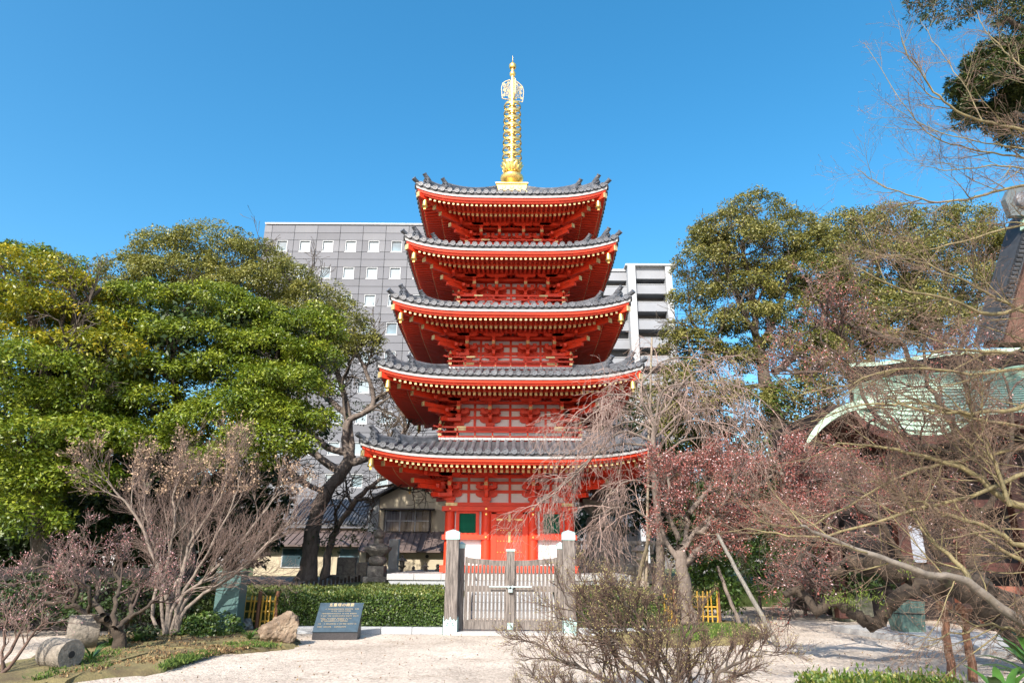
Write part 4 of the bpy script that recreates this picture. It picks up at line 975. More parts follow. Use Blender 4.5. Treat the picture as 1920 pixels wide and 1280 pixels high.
# wooden house with tiled roof, left of the pagoda
HB = mat('beige house render', (.50, .43, .31), .85, var=.08, scale=1, dirt=((.42, .36, .26), 2, .6))
HT = mat('house roof tile', (.12, .118, .12), .8, var=.3, scale=3, dirt=((.24, .24, .25), 5, .6))
HM = mat('brown metal roof', (.13, .095, .085), .7, var=.25, scale=1.5)
HY = 38.0
def hz(py, Y=HY): return at(750, py, Y).z
def hx(px, Y=HY, py=980): return at(px, py, Y).x
H = thing('house', (hx(770), HY + 3, TZ), 'beige two-storey gabled house with a wide window, behind the dark stone stupa', 'house')
xL, xR, xA = hx(695), hx(860), hx(778); zB, zA = hz(936), hz(893)
MB().prism([(xL, 0), (xR, 0), (xR, zB - .1), (xA, zA - .12), (xL, zB - .1)], HY, HY + 8, lambda u, v, w: (u, w, v)).build('wall', HB, H)
for sg, xe in ((-1, xL - .35), (1, xR + .35)):
    MB().prism([(xA, zA), (xe, zB - .2), (xe, zB - .06), (xA, zA + .15)], HY - .5, HY + 8.3, lambda u, v, w: (u, w, v)).build('roof', HT, H)
MB().box((xL + .15, HY - .03, hz(965)), (.55, .05, 2.3)).build('grey_wall_strip', mat('grey board', (.22, .23, .23), .7), H)
wl, wr, wt, wb = hx(721), hx(806), hz(956), hz(996)
fr = MB().box(((wl + wr) / 2, HY - .10, wt + .05), (wr - wl + .5, .3, .08)).box(((wl + wr) / 2, HY - .06, wb - .05), (wr - wl + .3, .2, .08)).box((wl, HY - .05, (wt + wb) / 2), (.08, .14, wt - wb)).box((wr, HY - .05, (wt + wb) / 2), (.08, .14, wt - wb)).build('window', mat('dark wooden frame', (.06, .05, .045), .6), H)
for i in range(3):
    x0_, x1_ = wl + (wr - wl) * i / 3, wl + (wr - wl) * (i + 1) / 3
    MB().box(((x0_ + x1_) / 2, HY - .03, (wt + wb) / 2), (x1_ - x0_ - .05, .02, wt - wb - .04)).build('pane', mat('dim curtain glass', (.10, .10, .115), .12, var=.8, scale=5, stretch=(3, 1, .2), spec=1), fr)
    MB().box((x0_ + .02 if i else x0_ + .06, HY - .05, (wt + wb) / 2), (.05, .05, wt - wb)).build('sash', WFR, fr)
MB().box(((wl + wr) / 2, HY - .055, (wt + wb) / 2 - .0), (wr - wl, .04, .04)).build('sash', WFR, fr)
# metal pent roof under the window and left wing
def slope(name, xa, xb, y0, z0, y1, z1, m, par, n, joint=.03, hgt=.05, t=.08):
    q = MB().add([(xa, y0, z0), (xb, y0, z0), (xb, y1, z1), (xa, y1, z1), (xa, y0, z0 - t), (xb, y0, z0 - t), (xb, y1, z1 - t), (xa, y1, z1 - t)], [(0, 1, 2, 3), (7, 6, 5, 4), (0, 4, 5, 1), (1, 5, 6, 2), (2, 6, 7, 3), (3, 7, 4, 0)]).build(name, m, par)
    s_ = MB()
    for i in range(n + 1): x = xa + (xb - xa) * i / n; s_.bar((x, y0, z0 + hgt / 2), (x, y1, z1 + hgt / 2), joint, hgt)
    s_.build('standing_seam' if joint < .06 else 'tile_row', m, q, kind='stuff'); return q
slope('pent_roof', hx(690), hx(872), HY - 2.0, hz(1032, HY - 2), HY, hz(996), HM, H, 16)
MB().box(((hx(690) + hx(866)) / 2, HY - .8, (hz(1028) + TZ) / 2 - .1), (hx(866) - hx(690), 1.6, hz(1028) - TZ)).build('ground_floor_wall', HB, H)
MB().tube([(hx(810), HY - 1.62, hz(1042, HY - 1.6)), (hx(810), HY - 1.66, hz(1042, HY - 1.6))], [.09, .09], 12).build('vent', BLACK, H)
MB().box(((hx(700) + hx(735)) / 2, HY - 1.62, hz(1048, HY - 1.6)), (.9, .05, .9)).build('window', mat('dark pane', (.03, .035, .04), .15), H)
# left wing
WG = thing('house_wing', (hx(610), HY + 4, TZ), 'low tiled wing of the house behind the leaning bare tree trunks', 'house')
slope('tiled_roof', hx(520), hx(695) - .02, HY + 1.0, hz(985, HY + 1), HY + 4.6, hz(937, HY + 4.6), HT, WG, 26, .11, .07)
MB().box(((hx(520) + hx(694)) / 2, HY + 3, hz(990, HY + 1.2) / 2), (hx(694) - hx(520) - .3, 3.4, hz(990, HY + 1.2))).build('wall', HB, WG)
slope('pent_roof', hx(480), hx(692), HY - 1.0, hz(1022, HY - 1), HY + 1.3, hz(994, HY + 1.3), HM, WG, 17)
MB().box(((hx(490) + hx(690)) / 2, HY + .4, (hz(1020) + TZ) / 2), (hx(690) - hx(490), 1.6, hz(1020) - TZ)).build('ground_floor_wall', HB, WG)
for px in (560, 665): 
    q = MB().box((hx(px), HY - .42, hz(1046)), (1.2, .06, 1.0)).build('window', WFR, WG); MB().box((hx(px), HY - .46, hz(1046)), (1.08, .02, .88)).build('pane', GLASS, q)
# board fence under the left trees, near black to paint in their shade
BWL = mat('shade black fence board', (.010, .008, .007), .9, var=.4, scale=4, stretch=(4, 4, .5), bump=.4)
BW = thing('board_fence', (-13, 17.2, 0), 'low timber board fence, shade of the left evergreens put into its near-black colour', 'fence')
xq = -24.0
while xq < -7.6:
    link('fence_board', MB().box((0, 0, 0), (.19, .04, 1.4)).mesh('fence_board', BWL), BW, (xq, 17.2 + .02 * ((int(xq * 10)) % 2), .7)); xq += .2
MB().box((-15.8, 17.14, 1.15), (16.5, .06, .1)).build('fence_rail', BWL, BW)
# ------------------------------------------------------------------ temple hall at the right
GCU = mat('pale green copper roof', (.38, .54, .42), .7, .0, var=.18, scale=1.5, dirt=((.50, .62, .50), 2.5, .55))
DWD = mat('dark red brown timber', (.055, .018, .012), .6, var=.4, scale=4, stretch=(1, 1, 4))
DKW = mat('dark timber', (.016, .010, .009), .7, var=.3)
RBW = mat('reddish timber step', (.21, .075, .045), .6, var=.3, scale=3, stretch=(1, 4, 4))
HALL = thing('temple_hall', (14, 22, 0), 'dark red timber hall with a humped pale green copper porch roof, right', 'temple hall')
# porch roof: a bell-shaped gable curve swept back, its left end facing the court
Yk = 19.0
def hp(px, py, Y): return at(px, py, Y)
def smooth(P, n=6):
    out = []
    for i in range(len(P) - 1):
        p0, p1, p2, p3 = P[max(i - 1, 0)], P[i], P[i + 1], P[min(i + 2, len(P) - 1)]
        for k in range(n):
            t = k / n; out.append(.5 * ((2 * p1) + (p2 - p0) * t + (2 * p0 - 5 * p1 + 4 * p2 - p3) * t * t + (3 * p1 - p0 - 3 * p2 + p3) * t ** 3))
    return out + [P[-1]]
# gable end of the hump: a thick copper-clad bargeboard curving up from its low left tip
arc = smooth([hp(x, y, Yk) for x, y in ((1508, 836), (1520, 812), (1542, 785), (1575, 762), (1612, 750), (1650, 742))])
sec = lambda p, w: [(p.x + a, p.y + b, p.z + c) for a, b, c in ((0, 0, 0), (0, 0, -w), (.12, .5, -w), (.25, .5, .02), (0, 0, 0))]
rf = MB().grid([sec(p, .10 + .14 * min(1, i / 10)) for i, p in enumerate(arc)]).build('bargeboard', GCU, HALL, True)
lo = smooth([hp(x, y, Yk) for x, y in ((1600, 752), (1615, 775), (1650, 795), (1700, 806), (1760, 808), (1800, 796), (1835, 774), (1880, 768), (1920, 766), (2050, 768), (2300, 790))])
hi = smooth([hp(x, y, Yk + 3.4) for x, y in ((1586, 742), (1600, 726), (1640, 712), (1700, 704), (1750, 700), (1800, 697), (1840, 694), (1880, 690), (1920, 684), (2050, 672), (2300, 660))])
rows = []
for k in range(9):
    t = k / 8; rows.append([tuple(a.lerp(b, t) + Vector((0, -.55 * math.sin(math.pi * t) * (.4 + .6 * max(0, 1 - abs(i - 22) / 26)), .42 * math.sin(math.pi * t) * (.15 + .85 * max(0, 1 - abs(i - 20) / 24))))) for i, (a, b) in enumerate(zip(lo, hi))])
rows = [[(p[0], p[1] + .02, p[2] - .10) for p in rows[0]]] + rows
rf = MB().grid(rows).build('porch_roof', GCU, HALL, True)
MB().grid([[(p.x, p.y + .03, p.z - .10) for p in lo], [(p.x, p.y + .06, p.z - .34) for p in lo], [(p.x + .1, p.y + 3.2, p.z - .25) for p in lo]]).build('porch_underside', DWD, rf, True)
sm = MB()
for k in range(1, 9):
    for j in range(3):
        L = []
        for i in range(len(lo)):
            a, b = Vector(rows[k][i]), Vector(rows[k + 1][i]) if k + 1 < len(rows) else Vector(rows[k][i]); L.append(a.lerp(b, j / 3) + Vector((0, -.012, .012)))
        for a, b in zip(L[:-1:3], L[3::3]): sm.bar(a, b, .035, .03)
sm.build('roof_seam', mat('dark green seam', (.10, .17, .13), .6), rf, kind='stuff')
rg = smooth([hp(x, y, 26) for x, y in ((1590, 682), (1610, 680), (1650, 678), (1720, 668), (1780, 660), (1900, 652), (2300, 640))])
MB().grid([[(p.x, p.y, p.z - .14) for p in rg], [(p.x, p.y, p.z) for p in rg], [(p.x, p.y + .5, p.z + .02) for p in rg], [(p.x, p.y + 3, p.z + .5) for p in rg]]).build('upper_roof', GCU, HALL, True)
MB().grid([[(p.x, p.y + .02, p.z - .14) for p in rg], [(p.x + .3, p.y + 1, p.z - 1.8) for p in rg]]).build('upper_eave', DKW, HALL)
# front wall, posts, shade tinted white panel
gz = .15
wl_ = hp(1600, 1000, 21).x
MB().box((wl_ + 7.5, 24.0, 3.2), (15, 5, 6.4)).build('wall', DKW, HALL)
for px in (1560, 1690, 1800, 1915): 
    x = hp(px, 1000, 20.8).x; bevel(MB().box((x, 20.8, 2.4), (.32, .32, 4.6)).build('post', DWD, HALL), .02)
for z in (1.5, 3.3, 4.3): MB().box((wl_ + 7, 20.95, z), (15, .16, .24)).build('beam', DWD, HALL)
a, b = hp(1688, 1000, 20.9), hp(1742, 1085, 20.9); MB().box(((a.x + b.x) / 2, 20.9, 2.0), (b.x - a.x, .06, 1.3)).build('white_panel', mat('shade tinted white panel', (.30, .33, .39), .6), HALL)  # white panel tinted lavender grey, its shade put into the colour
a = hp(1885, 1120, 20.0)
for i in range(4): bevel(MB().box((a.x + 1.0 + .2, 19.9 - .45 * (3 - i), .25 + .22 * i), (5.6, .5, .2)).build('timber_step', RBW, HALL), .01)
# copper rain basin
c = gnd(1703, 1183, .12); dn = thing('rain_chute', (c.x, c.y, .12), 'fluted green copper rain chute standing on the stone strip', 'rain chute')
mb = MB(); n = 24
for k in range(n):
    a_ = 2 * math.pi * k / n; rr = 1.0 if k % 2 else .93
vs = []
for z, s_ in ((0, .86), (.55, 1.0), (.62, 1.04), (.66, 1.04), (.66, .9), (.3, .88)):
    for k in range(n):
        a_ = 2 * math.pi * k / n; q = max(abs(math.cos(a_)), abs(math.sin(a_))); rr = (1.0 if k % 2 else .94) * .30 * s_ / q; vs.append((c.x + rr * math.cos(a_), c.y + rr * math.sin(a_), .12 + z))
mb.add(vs, [(i * n + k, i * n + (k + 1) % n, (i + 1) * n + (k + 1) % n, (i + 1) * n + k) for i in range(5) for k in range(n)]); mb.build('chute_body', mat('fluted green copper', (.085, .14, .115), .6, .1, var=.3, scale=8, stretch=(4, 4, .5)), dn)
bk = MB(); bk.tube([(c.x + .31 * math.cos(k * math.pi / 2 + .785) * 1.35, c.y + .31 * math.sin(k * math.pi / 2 + .785) * 1.35, .52) for k in range(5)], .012, 5); bk.build('band', DKW, dn)
p1, p2 = gnd(1558, 1182), gnd(1960, 1246); d = (p2 - p1).normalized(); nv = Vector((-d.y, d.x, 0))
if nv.y < 0: nv = -nv
SP = thing('stone_strip', tuple(p1), 'pale granite strip curving along the foot of the temple steps', 'paving')
for i in range(8):
    a, b = p1.lerp(p2, i / 8), p1.lerp(p2, (i + 1) / 8 - .004); q = nv * 2.4
    MB().prism([(a.x, a.y), (b.x, b.y), (b.x + q.x, b.y + q.y), (a.x + q.x, a.y + q.y)], 0, .13, lambda u, v, w: (u, v, w)).build('paving_stone', GRANL, SP)
# stone trough block with wooden planks, behind the old plum
c = gnd(1610, 1165); t = thing('stone_block', tuple(c), 'mossy squared stone block under the old plum limb', 'stone block')
bevel(MB().box((c.x, c.y + .3, .33), (.95, .6, .66)).build('block', mat('mossy stone', (.25, .24, .17), .9, var=.3, scale=4, bump=.8, dirt=((.10, .14, .04), 3, .5)), t), .04)
# big hall gable, top right: brown gable board wall with dark tiled verge and demon tile
BG = thing('main_hall', (22, 30, 0), 'large brown temple gable with a dark tiled verge, behind branches at the right edge', 'temple hall')
GY = 27.0
vp = smooth([at(x, y, GY) for x, y in ((1925, 396), (1914, 430), (1904, 465), (1892, 505), (1880, 545), (1868, 590), (1855, 640))], 5)
MB().grid([[(p.x + .3, GY - .4, p.z) for p in vp], [(p.x - .10, GY - .4, p.z) for p in vp], [(p.x - .12, GY + .9, p.z) for p in vp]]).build('verge_tile', TILED, BG, True)
for p in vp: MB().tube([(p.x - .12, GY - .46, p.z), (p.x + .12, GY - .46, p.z)], .10, 8).build('verge_end_tile', TILED, BG, True)
w = [(p.x + .3, p.z) for p in vp] + [(vp[-1].x + 14, vp[-1].z), (vp[0].x + 14, vp[0].z)]
MB().prism(w, GY + .1, GY + .9, lambda u, v, ww: (u, ww, v)).build('gable_wall', mat('brown gable boards', (.10, .045, .03), .7, var=.3, scale=3), BG)
for i in range(5): z = vp[0].z - .8 - i * 1.1; MB().box((vp[4 + i * 4].x + 7.5, GY + .02, z), (13, .16, .22)).build('gable_beam', DWD, BG)
MB().box((vp[-1].x + 9, GY + 3.5, vp[-1].z / 2 + .1), (14, 5, vp[-1].z)).build('wall', DKW, BG)
c = at(1918, 380, GY - .6)
MB().prism([(-.75, -.7), (-.85, .1), (-.55, .6), (0, .75), (.7, .7), (1.6, .7), (1.6, -.7)], -.15, .15, lambda u, v, ww: (c.x + u, c.y + ww, c.z + v)).build('demon_tile', mat('green grey gable tile', (.10, .12, .125), .5), BG)
MB().lathe((0, 0, 0), [(.01, 0)], 3); q = MB().tube([(c.x - .1, c.y - .15, c.z), (c.x - .1, c.y - .30, c.z), (c.x - .1, c.y - .42, c.z)], [.42, .38, .12], 20).build('roundel', TILE, BG, True)
MB().bar((c.x - .2, c.y, c.z - 1.0), (c.x + 3, c.y, c.z - 1.7), .4, .5).build('green_ridge_cap', GCU, BG)

# ------------------------------------------------------------------ evergreen trees
BARK = mat('dark bark', (.075, .058, .045), .9, var=.45, scale=5, bump=1.5, bscale=12, stretch=(1, 1, .4), dirt=((.17, .145, .12), 3, .52))
BARKG = mat('grey brown bark', (.15, .12, .10), .9, var=.35, scale=6, bump=1.2, bscale=14, stretch=(1, 1, .4), dirt=((.10, .08, .065), 3, .55))
MOSSB = mat('mossy black bark', (.055, .040, .028), .95, var=.4, scale=4, bump=2, bscale=10, dirt=((.06, .08, .02), 3, .60))
LBR = mat('bright evergreen leaf', (.06, .12, .02), .42, rnd=[(0, (.035, .065, .006)), (.3, (.095, .15, .010)), (.65, (.20, .25, .018)), (1, (.36, .38, .04))], trans=.28)
LYL = mat('yellowing evergreen leaf', (.06, .12, .02), .42, rnd=[(0, (.05, .08, .008)), (.35, (.17, .20, .012)), (.75, (.38, .34, .018)), (.95, (.55, .38, .02)), (1, (.55, .2, .03))], trans=.28)
LOL = mat('olive camphor leaf', (.08, .10, .03), .45, rnd=[(0, (.06, .07, .014)), (.4, (.17, .18, .035)), (.8, (.29, .28, .06)), (1, (.40, .34, .10))], trans=.3)
LOR = mat('yellow olive camphor leaf', (.08, .10, .03), .45, rnd=[(0, (.055, .07, .016)), (.4, (.15, .155, .035)), (.75, (.28, .265, .07)), (1, (.42, .34, .13))], trans=.32)
LDK = mat('dark evergreen leaf and crown shade', (.03, .05, .012), .5, rnd=[(0, (.012, .022, .005)), (.6, (.03, .055, .010)), (1, (.07, .11, .02))], trans=.12)  # dark foliage; also paints the shade inside and below the left crowns
LIVY = mat('ivy leaf', (.05, .1, .02), .5, rnd=[(0, (.02, .05, .008)), (1, (.12, .2, .03))], trans=.2)
CFG_T = dict(n=[8, 6, 5, 4], wob=[.10, .16, .2, .2], up=[.03, .05, .05, .03], k=[7, 6, 5], ang=[.8, .8, .7], len=[2.4, 1.3, .7], rad=[.09, .04, .018], t0=.3, tip=.3, rmin=.006)
def tree(name, base, label, cat, group=None): return thing(name, base, label, cat, group)
# far left tree with yellow shoots
Y = 20.5
A1 = tree('evergreen_tree', (at(60, 1100, Y).x, Y, 0), 'broad evergreen with yellow young shoots on its upper crown, at the left edge', 'tree')
wd = Wood(31); wd.limb([(70, 1120, Y), (80, 1000, Y), (60, 880, Y + .2), (90, 700, Y), (60, 600, Y), (40, 520, Y)], .34, .07, CFG_T); wd.limb([(80, 980, Y), (150, 850, Y), (160, 700, Y - .3), (140, 600, Y), (190, 540, Y)], .2, .05, CFG_T); wd.limb([(60, 900, Y), (0, 800, Y), (-60, 700, Y)], .2, .06, CFG_T)
wd.build('trunk', BARK, A1, 7, (0, 0)); wd.build('branches', BARK, A1, 4, (1, 5))
crown('crown', LYL, A1, [(30, 515, Y, 110, 30), (120, 545, Y, 70, 26), (10, 575, Y - .5, 110, 34), (120, 600, Y, 100, 26), (190, 575, Y + 1, 50, 24), (185, 660, Y - .5, 90, 34), (30, 650, Y - .5, 80, 26)], 1, (.13, .055), .34, 50, 1.45)
crown('crown', LBR, A1, [(60, 700, Y - 1, 130, 42), (-20, 760, Y - 1, 120, 60), (120, 760, Y - .5, 90, 40), (60, 830, Y - 1.5, 110, 48), (180, 830, Y - 1, 90, 40), (-10, 900, Y - 1.5, 110, 55), (110, 900, Y - 1.2, 95, 42), (20, 980, Y - 1.8, 90, 45), (70, 500, Y + 1.5, 90, 18), (40, 620, Y + 2.5, 160, 60), (170, 740, Y + 2.5, 100, 60)], 2, (.125, .056), .34, 56, 1.6)
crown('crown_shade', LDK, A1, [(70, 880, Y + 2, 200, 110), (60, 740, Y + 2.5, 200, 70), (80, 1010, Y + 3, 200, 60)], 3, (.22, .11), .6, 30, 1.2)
# middle bright green tree
Y = 22
A2 = tree('evergreen_tree', (at(350, 1100, Y).x, Y, TZ), 'bright green evergreen with cloud-like layered foliage, left of the leaning bare trunk', 'tree')
wd = Wood(32); wd.limb([(345, 1110, Y), (350, 1000, Y), (330, 900, Y), (340, 780, Y), (320, 680, Y), (340, 600, Y)], .3, .06, CFG_T); wd.limb([(345, 980, Y), (430, 860, Y), (470, 760, Y), (540, 690, Y - .3), (580, 640, Y)], .2, .05, CFG_T); wd.limb([(340, 900, Y), (260, 800, Y), (230, 700, Y), (250, 620, Y)], .2, .05, CFG_T)
wd.build('trunk', BARK, A2, 7, (0, 0)); wd.build('branches', BARK, A2, 4, (1, 5))
crown('crown', LBR, A2, [(300, 570, Y, 90, 26), (400, 575, Y, 90, 28), (480, 600, Y, 70, 26), (560, 620, Y - .3, 70, 28), (255, 620, Y, 80, 28), (370, 640, Y - .5, 100, 30), (500, 660, Y - .6, 90, 26), (590, 670, Y - .5, 45, 30), (300, 700, Y - 1, 80, 26), (420, 700, Y - .8, 80, 26), (530, 725, Y - 1.2, 85, 34), (460, 770, Y - 1.6, 90, 34), (560, 790, Y - 1.4, 60, 30), (390, 800, Y - 1.8, 75, 34), (270, 760, Y - 1, 80, 34), (220, 820, Y - 1, 90, 40), (490, 835, Y - 1.8, 85, 34), (440, 860, Y - 1.8, 70, 26), (600, 600, Y, 40, 22), (300, 840, Y - 1.4, 70, 34), (215, 700, Y - .6, 60, 30)], 5, (.115, .050), .31, 60, 1.7)
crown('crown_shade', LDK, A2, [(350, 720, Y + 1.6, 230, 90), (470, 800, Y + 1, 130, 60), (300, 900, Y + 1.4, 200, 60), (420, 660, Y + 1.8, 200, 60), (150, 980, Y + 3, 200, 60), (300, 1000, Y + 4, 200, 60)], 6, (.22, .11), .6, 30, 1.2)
# olive camphor behind with bare leaning trunk
Y = 29.5
A3 = tree('camphor_tree', (at(578, 1085, Y).x, Y, TZ), 'tall olive-green camphor tree with a leaning rough trunk, between the bright evergreen and the pagoda', 'tree')
wd = Wood(33)
CF3 = dict(n=[8, 6, 5, 4], wob=[.12, .2, .25, .25], up=[.02, .03, .03, .02], k=[8, 6, 5], ang=[.8, .8, .8], len=[2.8, 1.6, .9], rad=[.09, .04, .02], t0=.25, tip=.3, rmin=.011)
wd.limb([(575, 1090, Y), (582, 1040, Y), (588, 985, Y), (605, 935, Y), (640, 885, Y), (660, 850, Y)], .36, .24, None, 4, .02)
wd.limb([(655, 860, Y), (648, 830, Y), (655, 790, Y), (700, 760, Y + .3), (690, 700, Y), (660, 650, Y)], .2, .06, CF3)
wd.limb([(650, 868, Y), (690, 858, Y - .2), (722, 842, Y - .3), (760, 800, Y), (740, 740, Y)], .19, .05, CF3)
wd.limb([(640, 885, Y), (590, 850, Y), (540, 820, Y - .2), (500, 770, Y), (440, 700, Y)], .18, .06, CF3)
wd.limb([(655, 850, Y), (600, 830, Y + .3), (560, 760, Y + .5), (560, 680, Y), (520, 600, Y)], .17, .05, CF3)
wd.limb([(612, 925, Y), (575, 905, Y), (545, 880, Y - .2), (520, 860, Y)], .12, .05, CF3)
wd.limb([(610, 1085, Y + .3), (617, 1030, Y + .3), (635, 985, Y + .2), (670, 935, Y), (705, 905, Y - .2), (735, 890, Y - .4), (765, 870, Y - .5)], .17, .05, CF3)
wd.limb([(660, 850, Y), (650, 760, Y + .5), (610, 640, Y + .5), (560, 540, Y + .5), (480, 480, Y)], .16, .04, CF3)
wd.limb([(650, 780, Y + .5), (500, 640, Y + 1), (380, 520, Y + 1)], .14, .04, CF3)
wd.build('trunk', BARKG, A3, 9, (0, 0)); wd.build('branches', BARK, A3, 4, (1, 5))
crown('crown', LOL, A3, [(320, 480, Y, 70, 36), (400, 465, Y, 75, 34), (470, 490, Y, 65, 34), (260, 520, Y, 70, 34), (350, 530, Y, 100, 36), (520, 530, Y, 70, 36), (450, 550, Y, 90, 34), (590, 560, Y, 55, 30), (560, 600, Y, 70, 30), (640, 600, Y, 45, 30), (670, 640, Y, 40, 26), (620, 660, Y, 50, 30), (225, 560, Y, 50, 24), (685, 655, Y, 25, 22), (570, 680, Y, 60, 34)], 7, (.115, .06), .42, 70, 1.7)
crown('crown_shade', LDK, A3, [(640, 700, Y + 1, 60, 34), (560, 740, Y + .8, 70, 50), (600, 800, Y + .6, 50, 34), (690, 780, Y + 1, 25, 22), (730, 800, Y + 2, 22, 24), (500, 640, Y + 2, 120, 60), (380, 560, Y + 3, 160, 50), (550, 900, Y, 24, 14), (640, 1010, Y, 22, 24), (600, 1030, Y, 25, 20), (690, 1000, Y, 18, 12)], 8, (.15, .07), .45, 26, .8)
# right camphor
Y = 31.0
A4 = tree('camphor_tree', (at(1452, 1090, Y).x, Y, TZ), 'big yellow-green camphor with an ivy-clad trunk, standing alone right of the apartment block', 'tree')
wd = Wood(41); CF4 = dict(CF3, len=[3.0, 1.6, .9], rad=[.10, .045, .02])
wd.limb([(1462, 1080, Y), (1465, 900, Y), (1455, 780, Y), (1432, 700, Y), (1420, 640, Y)], .40, .24, None, 4, .03)
wd.limb([(1420, 650, Y), (1415, 590, Y), (1405, 520, Y), (1390, 450, Y)], .2, .05, CF4)
wd.limb([(1425, 650, Y), (1450, 600, Y), (1480, 520, Y), (1500, 450, Y)], .2, .05, CF4)
wd.limb([(1425, 670, Y), (1370, 660, Y - .5), (1320, 630, Y), (1290, 590, Y)], .16, .05, CF4)
wd.limb([(1430, 640, Y), (1400, 600, Y - .5), (1370, 520, Y), (1350, 450, Y)], .14, .04, CF4)
wd.limb([(1450, 700, Y), (1520, 640, Y), (1560, 560, Y), (1600, 500, Y)], .18, .05, CF4)
wd.limb([(1440, 720, Y), (1360, 730, Y), (1300, 720, Y)], .12, .05, CF4)
wd.build('trunk', BARK, A4, 9, (0, 0)); wd.build('branches', BARK, A4, 4, (1, 5))
crown('crown', LOR, A4, [(1420, 400, Y, 55, 34), (1360, 440, Y, 60, 34), (1480, 440, Y, 60, 34), (1420, 470, Y, 90, 34), (1330, 500, Y, 60, 30), (1540, 470, Y, 50, 34), (1500, 520, Y, 80, 30), (1300, 560, Y, 45, 24), (1395, 545, Y, 60, 26), (1340, 610, Y, 55, 26), (1300, 650, Y, 50, 28), (1370, 680, Y, 50, 24), (1290, 700, Y, 40, 26), (1350, 735, Y, 50, 20), (1560, 560, Y, 50, 34), (1470, 590, Y, 50, 26), (1270, 625, Y, 22, 20), (1330, 455, Y, 40, 40), (1525, 640, Y, 50, 30), (1410, 600, Y - .4, 60, 24), (1440, 660, Y + .5, 60, 24), (1390, 760, Y, 60, 24), (1500, 740, Y, 60, 30), (1290, 770, Y, 45, 22), (1560, 690, Y, 60, 34), (1265, 715, Y - 1, 25, 16)], 9, (.12, .07), .42, 66, 1.55)
crown('crown_shade', LOL, A4, [(1410, 560, Y + 1.5, 110, 60), (1480, 660, Y + 1.5, 70, 50), (1330, 690, Y + 1.5, 70, 40)], 10, (.15, .08), .5, 40, .9)
crown('ivy', LIVY, A4, [(1455, 760, Y - .5, 12, 60), (1463, 860, Y - .5, 14, 50)], 11, (.12, .09), .3, 30, 1.2)
for i, (px, Y, pads, lb) in enumerate(((1640, 36, [(1610, 440, 60, 40), (1660, 420, 55, 30), (1640, 500, 90, 40), (1600, 560, 60, 40), (1700, 480, 60, 30), (1650, 600, 90, 50), (1600, 650, 80, 40), (1710, 570, 60, 44), (1570, 480, 50, 34), (1560, 420, 36, 26), (1590, 540, 60, 30), (1540, 540, 50, 30)], 'yellow-green camphor crown just right of the ivy-clad one'),
                                     (1770, 38, [(1750, 420, 45, 28), (1810, 415, 50, 34), (1780, 470, 90, 34), (1850, 470, 50, 50), (1770, 540, 90, 50), (1860, 560, 60, 50), (1790, 620, 90, 40), (1870, 480, 40, 40)], 'yellow-green camphor crown nearest the temple gable'))):
    t = tree('camphor_tree', (at(px, 1000, Y).x, Y, TZ), lb, 'tree'); wd = Wood(50 + i)
    wd.limb([(px, 1050, Y), (px + 10, 800, Y), (px - 10, 650, Y), (px, 560, Y), (px + 10, 470, Y)], .35, .06, CF4); wd.limb([(px, 660, Y), (px - 60, 580, Y), (px - 80, 500, Y)], .15, .04, CF4); wd.limb([(px, 640, Y), (px + 60, 560, Y), (px + 80, 480, Y)], .15, .04, CF4)
    wd.build('trunk', BARK, t, 6, (0, 0)); wd.build('branches', BARK, t, 3, (1, 5))
    crown('crown', LOR, t, [(a, b, Y, c_, d_) for a, b, c_, d_ in pads], 12 + i, (.14, .08), .48, 56, 1.5)
# distant trees that close the gaps under the crowns
for i, (pads, Y, lb, mm) in enumerate((([(1140, 900, 60, 60), (1200, 880, 60, 70), (1170, 980, 90, 60), (1250, 960, 60, 70), (1110, 990, 40, 50), (1228, 800, 40, 50), (1225, 880, 50, 60), (1290, 850, 50, 50)], 40, 'dark evergreen behind the big pale stone stupa', LDK), ([(1280, 900, 60, 60), (1350, 960, 90, 60), (1430, 920, 90, 60), (1500, 960, 80, 70), (1400, 1030, 120, 40), (1540, 880, 70, 60), (1460, 850, 70, 50)], 32, 'mid green tree closing the gap behind the leaning poles', LDK), ([(1230, 770, 60, 50), (1300, 800, 70, 40), (1390, 830, 90, 40), (1250, 850, 60, 60), (1340, 900, 90, 60)], 36, 'dull olive tree low behind the weeping cherry', LOL),
                                   ([(1500, 800, 80, 60), (1560, 720, 60, 50), (1480, 920, 80, 60), (1600, 640, 70, 40), (1700, 600, 90, 40)], 34, 'green tree behind the red plum and left of the copper roof', LOR),
                                   ([(1400, 990, 110, 60), (1310, 1030, 70, 60), (1500, 1010, 90, 60), (1440, 930, 90, 50), (1340, 940, 60, 40), (1560, 960, 60, 60)], 27, 'dark evergreen shrub mass behind the red plum trunk', LDK))):
    t = tree('background_tree', (at(pads[0][0], 1000, Y).x, Y, TZ), lb, 'tree'); wd = Wood(60 + i)
    wd.limb([(pads[0][0], 1060, Y), (pads[0][0] + 8, 950, Y), (pads[0][0], pads[0][1], Y)], .2, .06); wd.build('trunk', BARK, t, 6); crown('crown', mm, t, [(a, b, Y, c_, d_) for a, b, c_, d_ in pads], 20 + i, (.2, .1), .5, 34, 1.5)
